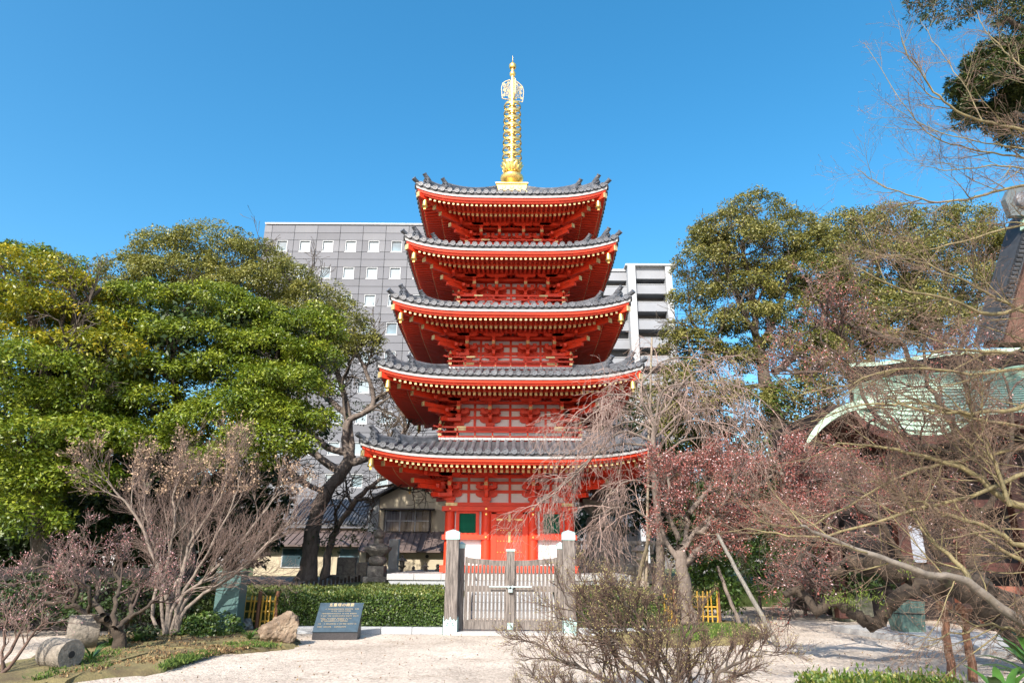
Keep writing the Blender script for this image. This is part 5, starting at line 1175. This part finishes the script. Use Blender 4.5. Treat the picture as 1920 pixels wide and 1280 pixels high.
for i, (pads, Y, lb) in enumerate((([(-40, 960, 130, 90), (90, 980, 110, 90), (10, 860, 120, 60)], 27, 'added tree in shade-dark leaf, low behind the left-edge evergreen'), ([(230, 980, 110, 90), (200, 880, 100, 60), (340, 990, 90, 80)], 28, 'added tree in shade-dark leaf, low behind the gnarled plum'), ([(430, 980, 80, 80), (360, 890, 90, 60), (480, 930, 60, 60)], 29, 'added tree in shade-dark leaf, low behind the fan-shaped bare tree'))):  # trees added in dark leaf to fill in the shade under the canopy
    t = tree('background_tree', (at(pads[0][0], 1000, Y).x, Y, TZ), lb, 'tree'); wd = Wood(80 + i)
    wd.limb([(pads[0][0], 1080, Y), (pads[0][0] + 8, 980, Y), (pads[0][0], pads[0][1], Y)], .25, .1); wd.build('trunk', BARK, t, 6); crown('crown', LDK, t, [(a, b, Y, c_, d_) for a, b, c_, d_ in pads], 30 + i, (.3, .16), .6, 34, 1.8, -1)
# podocarpus with clipped pads, top right
LPD = mat('podocarpus needles', (.03, .05, .015), .5, rnd=[(0, (.012, .025, .006)), (.6, (.04, .065, .012)), (1, (.13, .15, .03))], trans=.12)
Y = 12.5
t = tree('clipped_pine', (at(2010, 1100, Y).x, Y, 0), 'dark clipped podocarpus with rounded foliage pads, upper right corner', 'tree'); wd = Wood(70)
wd.limb([(2010, 1250, Y), (2020, 800, Y), (2000, 400, Y), (1990, 100, Y), (1980, -80, Y)], .28, .12); wd.limb([(2000, 300, Y), (1950, 240, Y), (1900, 210, Y)], .1, .04); wd.limb([(1990, 90, Y), (1930, 60, Y), (1880, 30, Y)], .1, .04); wd.build('trunk', BARK, t, 8)
crown('crown', LPD, t, [(1905, 165, Y, 100, 88), (1985, 200, Y + .5, 110, 90)], 31, (.10, .024), .14, 80, 1.7)
crown('crown', LPD, t, [(1925, 60, Y, 55, 68), (1800, -26, Y, 90, 42), (1880, -20, Y, 80, 36), (1960, 20, Y, 70, 70)], 32, (.13, .026), .2, 44, .85, -.9)

# ------------------------------------------------------------------ bare and budding trees
TWG = mat('pale grey bark', (.205, .165, .135), .85, var=.3, scale=10, dirt=((.18, .14, .12), 5, .58))
TWP = mat('pinkish grey twig', (.165, .115, .095), .8, var=.3, scale=6)
TWO = mat('olive green twig', (.17, .14, .065), .7, var=.4, scale=5, dirt=((.17, .12, .09), 3, .55))
TWB = mat('brown twig', (.105, .066, .05), .85, var=.3, scale=6)
BUDR = mat('red young leaf', (.4, .08, .06), .6, rnd=[(0, (.13, .035, .03)), (.5, (.33, .085, .065)), (.86, (.50, .19, .16)), (.94, (.75, .55, .55)), (1, (.85, .70, .70))], trans=.3)
BUDP = mat('pink blossom', (.7, .4, .42), .6, rnd=[(0, (.20, .06, .05)), (.45, (.42, .16, .14)), (.75, (.72, .38, .40)), (1, (.88, .62, .65))], trans=.3)
BUDB = mat('brown bud', (.3, .15, .1), .7, rnd=[(0, (.15, .07, .05)), (.7, (.36, .17, .12)), (1, (.5, .32, .16))])
def bare(name, base, label, cat, seed): return thing(name, base, label, cat), Wood(seed)
# crape-myrtle like shrub, left foreground
Y = 15.6
t, wd = bare('bare_tree', gnd(312, 1200), 'tall bare multi-stemmed tree with pale fan-shaped twigs, left foreground', 'tree', 101)
CFS = dict(n=[7, 6, 6, 5], wob=[.06, .09, .13, .16], up=[.05, .06, .06, .04], k=[9, 9, 7], ang=[.45, .5, .55], len=[1.15, .75, .40], rad=[.017, .008, .0045], t0=.28, tip=.3, rmin=.0030)
stems = [[(312, 1200), (312, 1120), (290, 1050), (262, 980), (225, 930), (200, 900)], [(308, 1200), (304, 1110), (318, 1040), (328, 975), (325, 925), (340, 890)], [(314, 1200), (325, 1110), (352, 1050), (365, 990), (370, 935), (388, 890)],
         [(318, 1200), (340, 1120), (372, 1065), (410, 1000), (440, 930), (452, 880)], [(320, 1200), (345, 1130), (390, 1080), (450, 1020), (490, 965), (525, 920)], [(334, 1204), (350, 1140), (420, 1090), (470, 1050), (520, 1000), (548, 970)],
         [(333, 1204), (333, 1120), (345, 1060), (360, 1010), (415, 930), (425, 885)], [(300, 1200), (285, 1140), (300, 1080), (285, 1010), (272, 955), (270, 900)], [(312, 1200), (330, 1130), (380, 1090), (420, 1075), (470, 1070)]]
for i, s_ in enumerate(stems): wd.limb([(a, b, Y + ((i * 37) % 5 - 2) * .22 * (j / 5)) for j, (a, b) in enumerate(s_)], .062 if i in (0, 4, 6) else .045, .012, CFS, 4, .012)
wd.build('trunk', TWG, t, 7, (0, 0)); wd.build('branches', TWG, t, 4, (1, 1)); wd.build('twigs', TWP, t, 3, (2, 5))
hd = [p for p, d in wd.tips if p[2] > 3.0 and random.Random(int(p[0] * 1e4)).random() < .16]
if hd: scatter('seed_heads', mat('dry seed heads', (.3, .2, .13), .9, rnd=[(0, (.16, .10, .06)), (1, (.48, .34, .23))]), t, hd, 5, 7, .03, (.05, .03))
# gnarled plum, left foreground
Y = 13.4
t, wd = bare('plum_tree', gnd(222, 1228), 'gnarled dark plum with a flat crown of pink buds, left foreground', 'tree', 102)
CFP = dict(n=[6, 5, 5, 4], wob=[.2, .2, .2, .2], up=[.10, .12, .12, .05], k=[7, 6, 5], ang=[.9, .75, .7], len=[.62, .40, .24], rad=[.03, .012, .006], t0=.25, tip=.35, rmin=.0040)
wd.limb([(222, 1232, Y), (224, 1200, Y), (215, 1172, Y), (195, 1155, Y)], .115, .085, None, 4, .01)
for s_, r in (([(200, 1160), (165, 1148), (140, 1130), (120, 1110), (100, 1095), (60, 1088), (20, 1092)], .06), ([(150, 1138), (120, 1128), (80, 1135), (50, 1150), (20, 1160), (-20, 1150)], .04), ([(195, 1155), (180, 1130), (185, 1100), (170, 1070), (150, 1040), (140, 1010)], .05), ([(220, 1180), (245, 1150), (250, 1120), (270, 1090), (290, 1060), (300, 1030)], .05),
              ([(215, 1172), (215, 1130), (222, 1100), (215, 1070), (225, 1040), (220, 1010)], .045), ([(235, 1165), (270, 1140), (295, 1120), (315, 1095), (335, 1080)], .035), ([(140, 1130), (145, 1100), (120, 1075), (90, 1060), (50, 1070)], .04), ([(165, 1148), (170, 1110), (145, 1085), (140, 1060), (110, 1040)], .035)):
    wd.limb([(a, b, Y + .5 * math.sin(j + r * 100)) for j, (a, b) in enumerate(s_)], r, .014, CFP, 4, .02)
wd.build('trunk', MOSSB, t, 8, (0, 0)); wd.build('branches', mat('dark plum bark', (.075, .05, .042), .9, var=.4, scale=8), t, 4, (1, 2)); wd.build('twigs', TWP, t, 3, (3, 5))
scatter('blossom', BUDP, t, [p for i, (p, d) in enumerate(wd.tips) if i % 3 == 0], 6, 3, .02, (.026, .016))
# twiggy shrub at the very left edge
t, wd = bare('bare_shrub', (at(5, 1280, 10.8).x, 10.8, 0), 'small bare twiggy shrub cut by the bottom left corner', 'shrub', 103)
CFB = dict(n=[6, 5, 5], wob=[.15, .18, .2], up=[.06, .06, .03], k=[8, 6], ang=[.7, .7], len=[.45, .25], rad=[.012, .006], t0=.3, tip=.35, rmin=.003)
for s_ in ([(0, 1330), (2, 1240), (10, 1180), (30, 1130)], [(0, 1330), (-10, 1220), (-30, 1150), (-20, 1090)], [(5, 1270), (60, 1190), (90, 1160)], [(0, 1290), (-40, 1200), (-60, 1120)], [(2, 1250), (40, 1180), (70, 1110)]): wd.limb([(a, b, 10.8) for a, b in s_], .03, .008, CFB, 4, .02)
wd.build('stem', TWB, t, 5, (0, 0)); wd.build('branches', TWB, t, 4, (1, 1)); wd.build('twigs', TWP, t, 3, (2, 5)); scatter('bud', BUDP, t, [p for p, d in wd.tips[::2]], 7, 2, .015, (.02, .012))
# foreground bare shrub, bottom centre-right
t, wd = bare('bare_shrub', (at(1255, 1290, 9.3).x, 9.3, 0), 'dense bare brown shrub in front of the right gate post, bottom centre-right', 'shrub', 104)
CFB = dict(n=[6, 6, 5, 4], wob=[.12, .14, .18, .18], up=[.05, .09, .10, .06], k=[17, 10, 6], ang=[.85, .66, .55], len=[.64, .34, .16], rad=[.014, .007, .004], t0=.2, tip=.4, rmin=.0024)
Y = 9.3
for i, s_ in enumerate(([(1262, 1420), (1235, 1300), (1190, 1230), (1120, 1180), (1060, 1130)], [(1262, 1420), (1210, 1320), (1130, 1270), (1060, 1240), (1000, 1200)], [(1265, 1420), (1270, 1300), (1240, 1220), (1200, 1160), (1160, 1110)], [(1262, 1420), (1290, 1300), (1290, 1220), (1270, 1150), (1230, 1110)],
           [(1268, 1420), (1320, 1320), (1350, 1260), (1400, 1235), (1440, 1220)], [(1262, 1420), (1180, 1340), (1090, 1310), (1020, 1290)], [(1235, 1300), (1150, 1220), (1110, 1150), (1100, 1105)], [(1265, 1420), (1250, 1290), (1200, 1210), (1130, 1140)])):
    wd.limb([(a, b, Y + (((i * 53) % 7) - 3) * .13 * j / 4) for j, (a, b) in enumerate(s_)], .034, .009, CFB, 4, .012)
wd.build('stem', BARK, t, 5, (0, 0)); wd.build('branches', BARK, t, 4, (1, 1)); wd.build('twigs', TWB, t, 3, (2, 5)); scatter('buds', mat('olive buds', (.3, .26, .1), .7, rnd=[(0, (.18, .13, .06)), (1, (.42, .38, .14))]), t, [p for i, (p, d) in enumerate(wd.tips) if i % 2 == 0], 8, 2, .008, (.018, .007), up=1.2)
# weeping cherry
Y = 19.8
t, wd = bare('weeping_cherry', (at(1222, 1130, Y).x, Y, .1), 'leafless weeping cherry with trailing pinkish twigs hanging over the pagoda', 'tree', 105)
CFW = dict(n=[8, 9, 8, 6], wob=[.09, .12, .14, .16], up=[-.03, -.10, -.20, -.10], k=[7, 6, 4], ang=[.95, .85, .65], len=[1.7, 1.2, .6], rad=[.014, .007, .0045], t0=.15, tip=.3, rmin=.0038)
wd.limb([(1232, 1150, Y), (1238, 1040, Y), (1232, 940, Y), (1225, 860, Y), (1228, 800, Y)], .13, .08, None, 4, .02)
wl2 = ([(1228, 810), (1190, 790), (1150, 800), (1100, 830), (1040, 870)], [(1230, 840), (1180, 830), (1120, 850), (1060, 900), (1010, 950)], [(1228, 800), (1200, 750), (1150, 740), (1110, 755), (1070, 790)], [(1228, 800), (1240, 740), (1270, 720), (1320, 730), (1370, 760)],
       [(1230, 850), (1270, 800), (1320, 790), (1370, 810), (1420, 850)], [(1228, 820), (1215, 740), (1190, 700), (1230, 690)], [(1235, 920), (1190, 900), (1150, 920), (1120, 960)], [(1232, 880), (1280, 850), (1320, 850), (1350, 880)], [(1238, 990), (1200, 960), (1160, 950), (1110, 970)], [(1228, 800), (1250, 760), (1300, 700), (1340, 705)], [(1235, 930), (1290, 930), (1330, 960), (1350, 1000)], [(1230, 830), (1160, 810), (1090, 880), (1030, 930), (990, 960)], [(1228, 800), (1260, 730), (1330, 715), (1400, 730), (1450, 770)], [(1230, 820), (1290, 770), (1370, 770), (1440, 800)], [(1232, 860), (1300, 820), (1380, 840), (1420, 880)], [(1228, 800), (1200, 730), (1240, 680), (1290, 670), (1330, 690)], [(1228, 790), (1170, 750), (1120, 770), (1080, 800)])
for i, s_ in enumerate(wl2): wd.limb([(a, b, Y - (((i * 31) % 5) - 1.4) * .38 * j / 3) for j, (a, b) in enumerate(s_)], .04, .012, CFW, 4, .02)
WPM = mat('pale pink twig', (.33, .235, .20), .8, var=.3, scale=6); wd.build('trunk', BARKG, t, 8, (0, 0)); wd.build('branches', WPM, t, 4, (1, 1)); wd.build('twigs', WPM, t, 3, (2, 5), .0040)
def pole(a, b, r, m, label, nm='support_pole', n=8):
    a = Vector(a); b = Vector(b); t_ = thing(nm, a, label, 'pole'); L = [a.lerp(b, i / 8) + Vector((random.Random(i).gauss(0, .012), 0, random.Random(i + 3).gauss(0, .01))) for i in range(9)]
    MB().tube(L, [r * (1 - .035 * i) for i in range(9)], n).build('pole', m, t_, True); return t_, L
BPO = mat('weathered bamboo pole', (.24, .195, .14), .6, var=.3, scale=5, stretch=(4, 4, .6), dirt=((.20, .22, .09), 2, .55))
p0 = gnd(1212, 1168); tt, L = pole((p0.x, 20.3, 0), at(1222, 632, 20.6), .042, BPO, 'tall thin bamboo pole rising above the weeping cherry')
MB().tube([L[4] - Vector((0, 0, .04)), L[4] + Vector((0, 0, .04))], .075, 8).build('rope_binding', mat('dark rope', (.03, .025, .02), .9), tt)
pole(gnd(1180, 1160), at(1222, 985, 19.5), .07, BPO, 'short leaning pole bracing the weeping cherry on its left')
tt, L = pole(gnd(1458, 1212), at(1345, 1000, 17.2), .055, mat('grey pole', (.17, .155, .13), .75, var=.3, scale=6, stretch=(5, 5, .5), bump=.3), 'stout grey pole leaning right from the red plum to the gravel')
a = gnd(1436, 1206); MB().tube([a, a + Vector((.03, 0, .35))], .04, 7).build('peg', BARKG, tt)
pole(gnd(1390, 1182), at(1345, 1060, 18.8), .055, BARKG, 'darker thin pole leaning just behind the stout grey one')
# red-budding plum on the leaning trunk
Y = 18.2
t, wd = bare('plum_tree', (at(1290, 1175, Y).x, Y, 0), 'plum with thick grey trunk and low wide crown of red young leaves, behind bare shrub', 'tree', 106)
CFR = dict(n=[7, 6, 5, 4], wob=[.2, .2, .22, .2], up=[.05, .10, .10, .06], k=[11, 8, 6], ang=[.95, .85, .75], len=[.85, .52, .30], rad=[.030, .011, .006], t0=.15, tip=.35, rmin=.0040)
wd.limb([(1292, 1180, Y), (1286, 1140, Y), (1282, 1090, Y), (1277, 1050, Y), (1275, 1025, Y)], .21, .13, None, 4, .02)
wd.limb([(1270, 1045, Y), (1250, 1015, Y), (1240, 985, Y)], .08, .04, None, 3, .01); wd.limb([(1284, 1060, Y), (1310, 1030, Y), (1350, 1010, Y), (1400, 1000, Y)], .09, .04, CFR)
for i, s_ in enumerate(([(1276, 1030), (1290, 980), (1270, 930), (1290, 890), (1280, 870)], [(1278, 1035), (1320, 980), (1360, 940), (1380, 900), (1400, 870)], [(1300, 1000), (1370, 960), (1430, 950), (1470, 930), (1500, 900)], [(1350, 950), (1420, 910), (1450, 890), (1480, 870), (1520, 860)],
            [(1272, 1010), (1250, 950), (1255, 900), (1245, 885)], [(1290, 960), (1330, 920), (1330, 890), (1350, 865)], [(1390, 1000), (1440, 980), (1490, 960), (1550, 950)], [(1430, 950), (1480, 990), (1500, 1030)], [(1460, 890), (1540, 880), (1600, 900), (1650, 890)], [(1480, 960), (1560, 930), (1620, 950), (1680, 940)])):
    wd.limb([(a, b, Y + .7 * math.sin(i * 2.3 + j) * min(1, j / 2)) for j, (a, b) in enumerate(s_)], .07, .018, CFR, 4, .03)
wd.build('trunk', BARKG, t, 9, (0, 0)); wd.build('branches', mat('dark plum bark', (.075, .05, .042), .9), t, 4, (1, 2)); wd.build('twigs', TWP, t, 3, (3, 5))
scatter('young_leaves', BUDR, t, [p for i, (p, d) in enumerate(wd.tips)], 9, 3, .035, (.05, .028))
# old recumbent plum, right
Y = 12.5
t, wd = bare('old_plum', (at(1930, 1230, 11.5).x, 11.5, 0), 'ancient mossy plum lying almost on the ground with a contorted black trunk, lower right', 'tree', 107)
CFO = dict(CFR, k=[10, 7, 5], len=[.9, .52, .3], rmin=.003)
wd.limb([(2060, 1300, 11.2), (1960, 1210, 11.4), (1890, 1150, 11.8), (1830, 1110, 12), (1760, 1085, 12.4), (1700, 1075, 12.6), (1640, 1060, 12.8), (1590, 1055, 13)], .42, .13, None, 4, .04)
wd.limb([(1850, 1120, 12), (1760, 1100, 12.2), (1700, 1112, 12.2), (1665, 1140, 12.3), (1640, 1165, 12.4), (1615, 1160, 12.4), (1590, 1140, 12.5), (1560, 1130, 12.6), (1530, 1145, 12.6), (1500, 1110, 12.8), (1470, 1115, 12.8)], .13, .06, None, 4, .03)
wd.limb([(1590, 1060, 13), (1550, 1075, 13.2), (1520, 1095, 13.2), (1480, 1110, 13.4)], .11, .05, CFO, 4, .02)
for s_, r in (([(1830, 1100), (1830, 1000), (1800, 900), (1790, 800), (1740, 720), (1735, 640)], .12), ([(1800, 860), (1700, 820), (1640, 780), (1600, 700), (1540, 640)], .06), ([(1700, 1070), (1660, 990), (1600, 940), (1560, 900)], .06), ([(1760, 1080), (1740, 1000), (1690, 930), (1680, 860)], .06), ([(1735, 700), (1680, 640), (1620, 620), (1560, 600), (1490, 640)], .05), ([(1600, 650), (1560, 610), (1530, 560)], .04), ([(1600, 940), (1540, 1000), (1500, 1060), (1540, 1090)], .04), ([(1600, 660), (1540, 680), (1490, 700), (1460, 690)], .035), ([(1830, 980), (1880, 900), (1900, 800), (1880, 700)], .06), ([(1890, 850), (1830, 780), (1800, 680), (1820, 600)], .05)):
    wd.limb([(a, b, 12.6 + .6 * math.sin(j * 1.7 + r * 50) * min(1, j / 2)) for j, (a, b) in enumerate(s_)], r, .02, CFO, 4, .03)
wd.build('trunk', MOSSB, t, 10, (0, 0)); wd.build('branches', mat('dark plum bark', (.075, .05, .042), .9), t, 4, (1, 2)); wd.build('twigs', TWP, t, 3, (3, 5))
scatter('young_leaves', BUDR, t, [p for i, (p, d) in enumerate(wd.tips) if i % 2], 10, 2, .03, (.042, .024))
scatter('moss', mat('bright moss', (.1, .15, .03), .9, rnd=[(0, (.05, .08, .01)), (1, (.2, .26, .04))]), t, [tuple(at(x, y, 12.2)) for x, y in ((1560, 1125), (1575, 1120), (1590, 1130), (1700, 1070), (1780, 1075), (1650, 1125), (1620, 1120), (1600, 1130))], 3, 60, .06, (.07, .014), 'stuff', up=1.5)
# supports of the old plum
for px, py, top, lb in ((1778, 1262, 1135, 'round wooden prop nearest the camera under the old plum'), (1815, 1245, 1140, 'second wooden prop under the old plum, further right')):
    a = gnd(px + 4, py); a.y = 11.0; a = at(px + 4, py + 8, 11.0); a.z = 0; b = at(px - 8, top, 11.1); tt, L = pole(a, b, .065, POST, lb)
    MB().tube([b + Vector((-.09, -.06, .0)), b + Vector((.09, .05, .0))], .075, 10).build('cross_piece', POST, tt)
# maple with trunk just outside the frame
t, wd = bare('maple_tree', (at(2130, 1100, 8.4).x, 8.4, 0), 'bare maple sweeping in from the right edge with long pale limbs and olive twigs', 'tree', 108)
TX = 2110
wd.limb([(2130, 1500, 8.6), (2120, 1200, 8.5), (2090, 900, 8.4), (2110, 600, 8.4), (2080, 300, 8.4), (2060, 100, 8.4)], .19, .06, None, 4, .02)
CFM = dict(n=[7, 7, 6, 5], wob=[.09, .10, .12, .14], up=[.01, .03, .02, .01], k=[12, 8, 5], ang=[.75, .7, .7], len=[1.05, .56, .28], rad=[.011, .005, .0028], t0=.1, tip=.3, rmin=.0018)
CFT = dict(CFM, k=[11, 6, 4], len=[.80, .46, .24])
big = [([(2125, 1290), (1990, 1215), (1890, 1150), (1810, 1090), (1740, 1076), (1650, 1045), (1560, 1012), (1500, 985)], .068, .014), ([(1830, 1100), (1790, 1050), (1745, 1010), (1700, 950), (1640, 900)], .035, .01), ([(2100, 1000), (1980, 960), (1890, 940), (1820, 885), (1740, 855), (1660, 840), (1570, 830)], .06, .012), ([(2095, 920), (1990, 1000), (1920, 1020), (1840, 985), (1770, 960), (1700, 930)], .05, .012),
       ([(1890, 945), (1870, 880), (1840, 820), (1800, 770)], .03, .009), ([(2110, 700), (1980, 740), (1880, 770), (1800, 772), (1730, 770), (1660, 745)], .04, .009), ([(2105, 600), (1980, 640), (1890, 660), (1800, 655), (1720, 660)], .035, .008), ([(2100, 520), (1960, 560), (1860, 590), (1780, 560), (1700, 545), (1600, 500)], .035, .008),
       ([(2110, 800), (1950, 830), (1830, 860), (1720, 880), (1620, 930), (1500, 990), (1420, 975)], .035, .007), ([(2100, 860), (1940, 880), (1820, 930), (1700, 960), (1580, 1000), (1480, 1005), (1400, 990)], .035, .007), ([(2110, 1000), (1960, 1060), (1900, 1040), (1830, 1000), (1790, 940)], .04, .008), ([(2110, 1350), (2010, 1300), (1930, 1200), (1860, 1170), (1800, 1185), (1740, 1200)], .03, .007),
       ([(2105, 780), (1980, 800), (1850, 790), (1740, 760), (1620, 760), (1520, 790)], .026, .006), ([(2105, 720), (1960, 690), (1820, 700), (1700, 690), (1590, 720), (1500, 740)], .026, .006), ([(2105, 640), (1960, 600), (1870, 560), (1790, 520), (1700, 480)], .03, .007)]
for i, (s_, r0, r1) in enumerate(big): wd.limb([(a, b, 8.4 + (((i * 41) % 7) - 3) * .25 * j / 5) for j, (a, b) in enumerate(s_)], r0, r1, CFM, 4, .012)
top = [([(2080, 330), (1990, 265), (1900, 240), (1820, 222), (1770, 190), (1735, 150), (1700, 100), (1690, 70)], .03, .004), ([(1845, 232), (1800, 150), (1760, 90), (1725, 35)], .010, .003), ([(2090, 420), (1980, 352), (1900, 352), (1830, 370), (1760, 378), (1700, 366), (1650, 345), (1608, 320)], .026, .004), ([(2080, 360), (1960, 300), (1880, 290), (1800, 275), (1740, 250), (1690, 190), (1620, 80)], .018, .003),
       ([(2085, 370), (1980, 300), (1900, 275), (1830, 265), (1740, 240), (1660, 190)], .016, .003), ([(2085, 400), (1960, 330), (1880, 310), (1790, 320), (1720, 310)], .018, .003), ([(2095, 450), (1970, 420), (1880, 430), (1780, 460), (1680, 480), (1620, 470)], .022, .004), ([(2080, 300), (1960, 160), (1900, 110), (1850, 60), (1830, 20)], .02, .004)]
for i, (s_, r0, r1) in enumerate(top): wd.limb([(a, b, 8.4 + (((i * 29) % 5) - 2) * .3 * j / 6) for j, (a, b) in enumerate(s_)], r0, r1, CFT, 4, .01)
q_ = wd.p; main = [q_[0], [x for x in q_ if x[2] == 0][1]]; ot = [x for x in q_ if not any(x is m_ for m_ in main)]; wd.p = main; wd.build('trunk', mat('maple bark', (.17, .145, .12), .85, var=.35, scale=8, bump=.5, bscale=20, dirt=((.10, .085, .06), 4, .5)), t, 8, (0, 0)); wd.p = [x for x in ot if x[2] == 0]; wd.build('limb', TWO, t, 6); wd.p = [x for x in ot if x[2] > 0]; wd.build('branches', TWO, t, 4, (1, 1)); wd.build('twigs', mat('young maple twig', (.15, .10, .068), .7, var=.35, scale=3), t, 3, (2, 5))
scatter('buds', BUDB, t, [p for i, (p, d) in enumerate(wd.tips) if i % 2 == 0], 11, 1, .006, (.014, .008))
# shrubs and low plants
def bush(px, py, Y, rx, ry, label, m, seed, leaf=(.07, .045), clump=.14, per=30, z=0):
    p = at(px, py, Y); k = mpp(p); t_ = thing('bush', (p.x, Y, z), label, 'bush')
    MB().tube([(p.x, Y, z - .05), (p.x, Y, p.z)], [.06, .03], 6).build('stems', BARK, t_); crown('foliage', m, t_, [(px, py, Y, rx, ry, 1)], seed, leaf, clump, per, 1.5, -.6)
bush(60, 1130, 16.7, 90, 46, 'added shrub in shade-dark leaf at the foot of the board fence, far left', LDK, 51, (.10, .05), .2, 34)  # three shrubs added in dark leaf to stand in for shade along the fence
bush(215, 1135, 16.8, 80, 44, 'added shrub in shade-dark leaf against the board fence, behind the gnarled plum', LDK, 52, (.10, .05), .2, 34)
bush(350, 1135, 16.9, 56, 42, 'added shrub in shade-dark leaf against the board fence, left of the turquoise cabinet', LDK, 53, (.10, .05), .2, 34)
bush(393, 1177, 15.9, 52, 24, 'round glossy green bush in front of the turquoise cabinet', HL, 41)
bush(265, 1190, 14.6, 22, 14, 'low dark green plant behind the gnarled plum trunk', LDK, 42, (.10, .04))
bush(1345, 1110, 19.6, 34, 60, 'dark broadleaf bush right of the second bamboo fence', LIVY, 43, (.13, .06), .22, 30)
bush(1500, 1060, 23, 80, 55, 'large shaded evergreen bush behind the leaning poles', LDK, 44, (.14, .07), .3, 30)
bush(1420, 1080, 22, 60, 50, 'mid green bush between the two leaning poles', LIVY, 45, (.12, .05), .26, 30)
bush(1590, 1090, 21, 60, 34, 'dark bush behind the squared stone block', LDK, 46, (.14, .06), .26, 30)
bush(1320, 1078, 19.8, 24, 20, 'small bright bush behind the plum trunk', LIVY, 47, (.08, .05), .16, 30)
def blades(px, py, Y, n, L, w, label, seed, z=.08, m=None, nm='strap_leaf_plant'):
    p = gnd(px, py, z) if Y is None else at(px, py, Y); t_ = thing(nm, tuple(p), label, 'plant'); R = random.Random(seed); mm = m or mat('strap leaf', (.05, .12, .02), .35, var=.4, scale=2, trans=.15)
    for i in range(n):
        a = R.uniform(0, 6.283); e = R.uniform(.55, 1.35); l = L * R.uniform(.7, 1.15); ww = w * R.uniform(.8, 1.2); rows = []
        for k in range(7):
            s_ = k / 6; el = e - 1.5 * s_ * s_ * R.uniform(.5, .7); 
            if k == 0: q = Vector((0, 0, 0))
            else: q = q + Vector((math.cos(a) * math.cos(el), math.sin(a) * math.cos(el), math.sin(el))) * (l / 6)
            wd_ = ww * (math.sin(math.pi * min(.97, .12 + .86 * s_)) ** .8); sd = Vector((-math.sin(a), math.cos(a), 0)) * wd_ / 2
            rows.append([tuple(q - sd + Vector((0, 0, wd_ * .18))), tuple(q), tuple(q + sd + Vector((0, 0, wd_ * .18)))])
        o_ = link('leaf', MB().grid(rows).mesh('leaf', mm, True), t_, None)
for px, py, L_, sd, lb in ((170, 1238, .34, 1, 'spiky green plant between the two stone drums'), (205, 1212, .3, 2, 'spiky plant left of the gnarled plum trunk'), (468, 1200, .26, 3, 'spiky green plant just left of the brown rock'), (255, 1205, .34, 4, 'strap-leaved plant right behind the gnarled plum trunk')): blades(px, py, None, 16, L_, .035, lb, sd)
BL = mat('broad glossy leaf', (.045, .11, .02), .28, var=.5, scale=2.5, trans=.12)
for px, py, Y_, n, sd, lb in ((1890, 1345, 7.6, 20, 5, 'clump of broad glossy leaves in the bottom right corner, larger'), (1960, 1290, 8.0, 14, 6, 'broad glossy leaves cut by the right edge near the bottom corner')): blades(px, py, Y_, n, .62, .11, lb, sd, m=BL, nm='broadleaf_plant')
t = thing('low_hedge', (at(1600, 1300, 9.6).x, 9.6, 0), 'tips of a low leafy hedge along the bottom edge at the right', 'hedge')
g = np.random.default_rng(77); n = 5200; xa, xb = at(1505, 1280, 9.8).x, at(1780, 1280, 9.8).x
P = np.stack([g.uniform(xa, xb, n), g.uniform(9.2, 10.1, n), np.abs(g.normal(.16, .08, n)) * .8], 1); Nn = g.normal(size=P.shape) + np.array([0, -.3, .7]); Ax = g.normal(size=P.shape) * .5 + np.array([0, 0, 1])
link('foliage', leaf_mesh('foliage', mat('yellow green leaf', (.1, .15, .03), .45, rnd=[(0, (.04, .09, .01)), (.6, (.10, .17, .02)), (1, (.28, .27, .06))], trans=.2), P, Nn, Ax, g.uniform(.05, .1, n), g.uniform(.02, .04, n), g.uniform(0, 1, n), org(t)), t)
GR = {'bamboo_fence': 'short yellow bamboo fences', 'bush': 'evergreen bushes in the beds', 'strap_leaf_plant': 'spiky strap-leaved plants in the left bed', 'gravestone': 'gravestones behind the hedge', 'support_pole': 'poles supporting the cherry and plum',
      'background_tree': 'trees filling the background', 'camphor_tree': 'camphor trees', 'evergreen_tree': 'evergreens on the left', 'plum_tree': 'budding plum trees', 'kerb': 'granite kerbs by the gate', 'hedge': 'clipped hedges either side of the gate', 'stone_drum': 'cut stone drums on the bed', 'statuette': 'seated stone statuettes', 'stone_lantern': 'stone lanterns', 'stone_stupa': 'five-part stone stupas', 'bare_shrub': 'bare twiggy shrubs', 'rock': 'garden rocks', 'broadleaf_plant': 'broad-leaved plants at the bottom right'}
for o_ in bpy.data.objects:
    if o_.get('category') and o_.name.split('.')[0] in GR: o_['group'] = GR[o_.name.split('.')[0]]
print('objects', len(bpy.data.objects), 'tris', sum(len(m.polygons) for m in bpy.data.meshes))
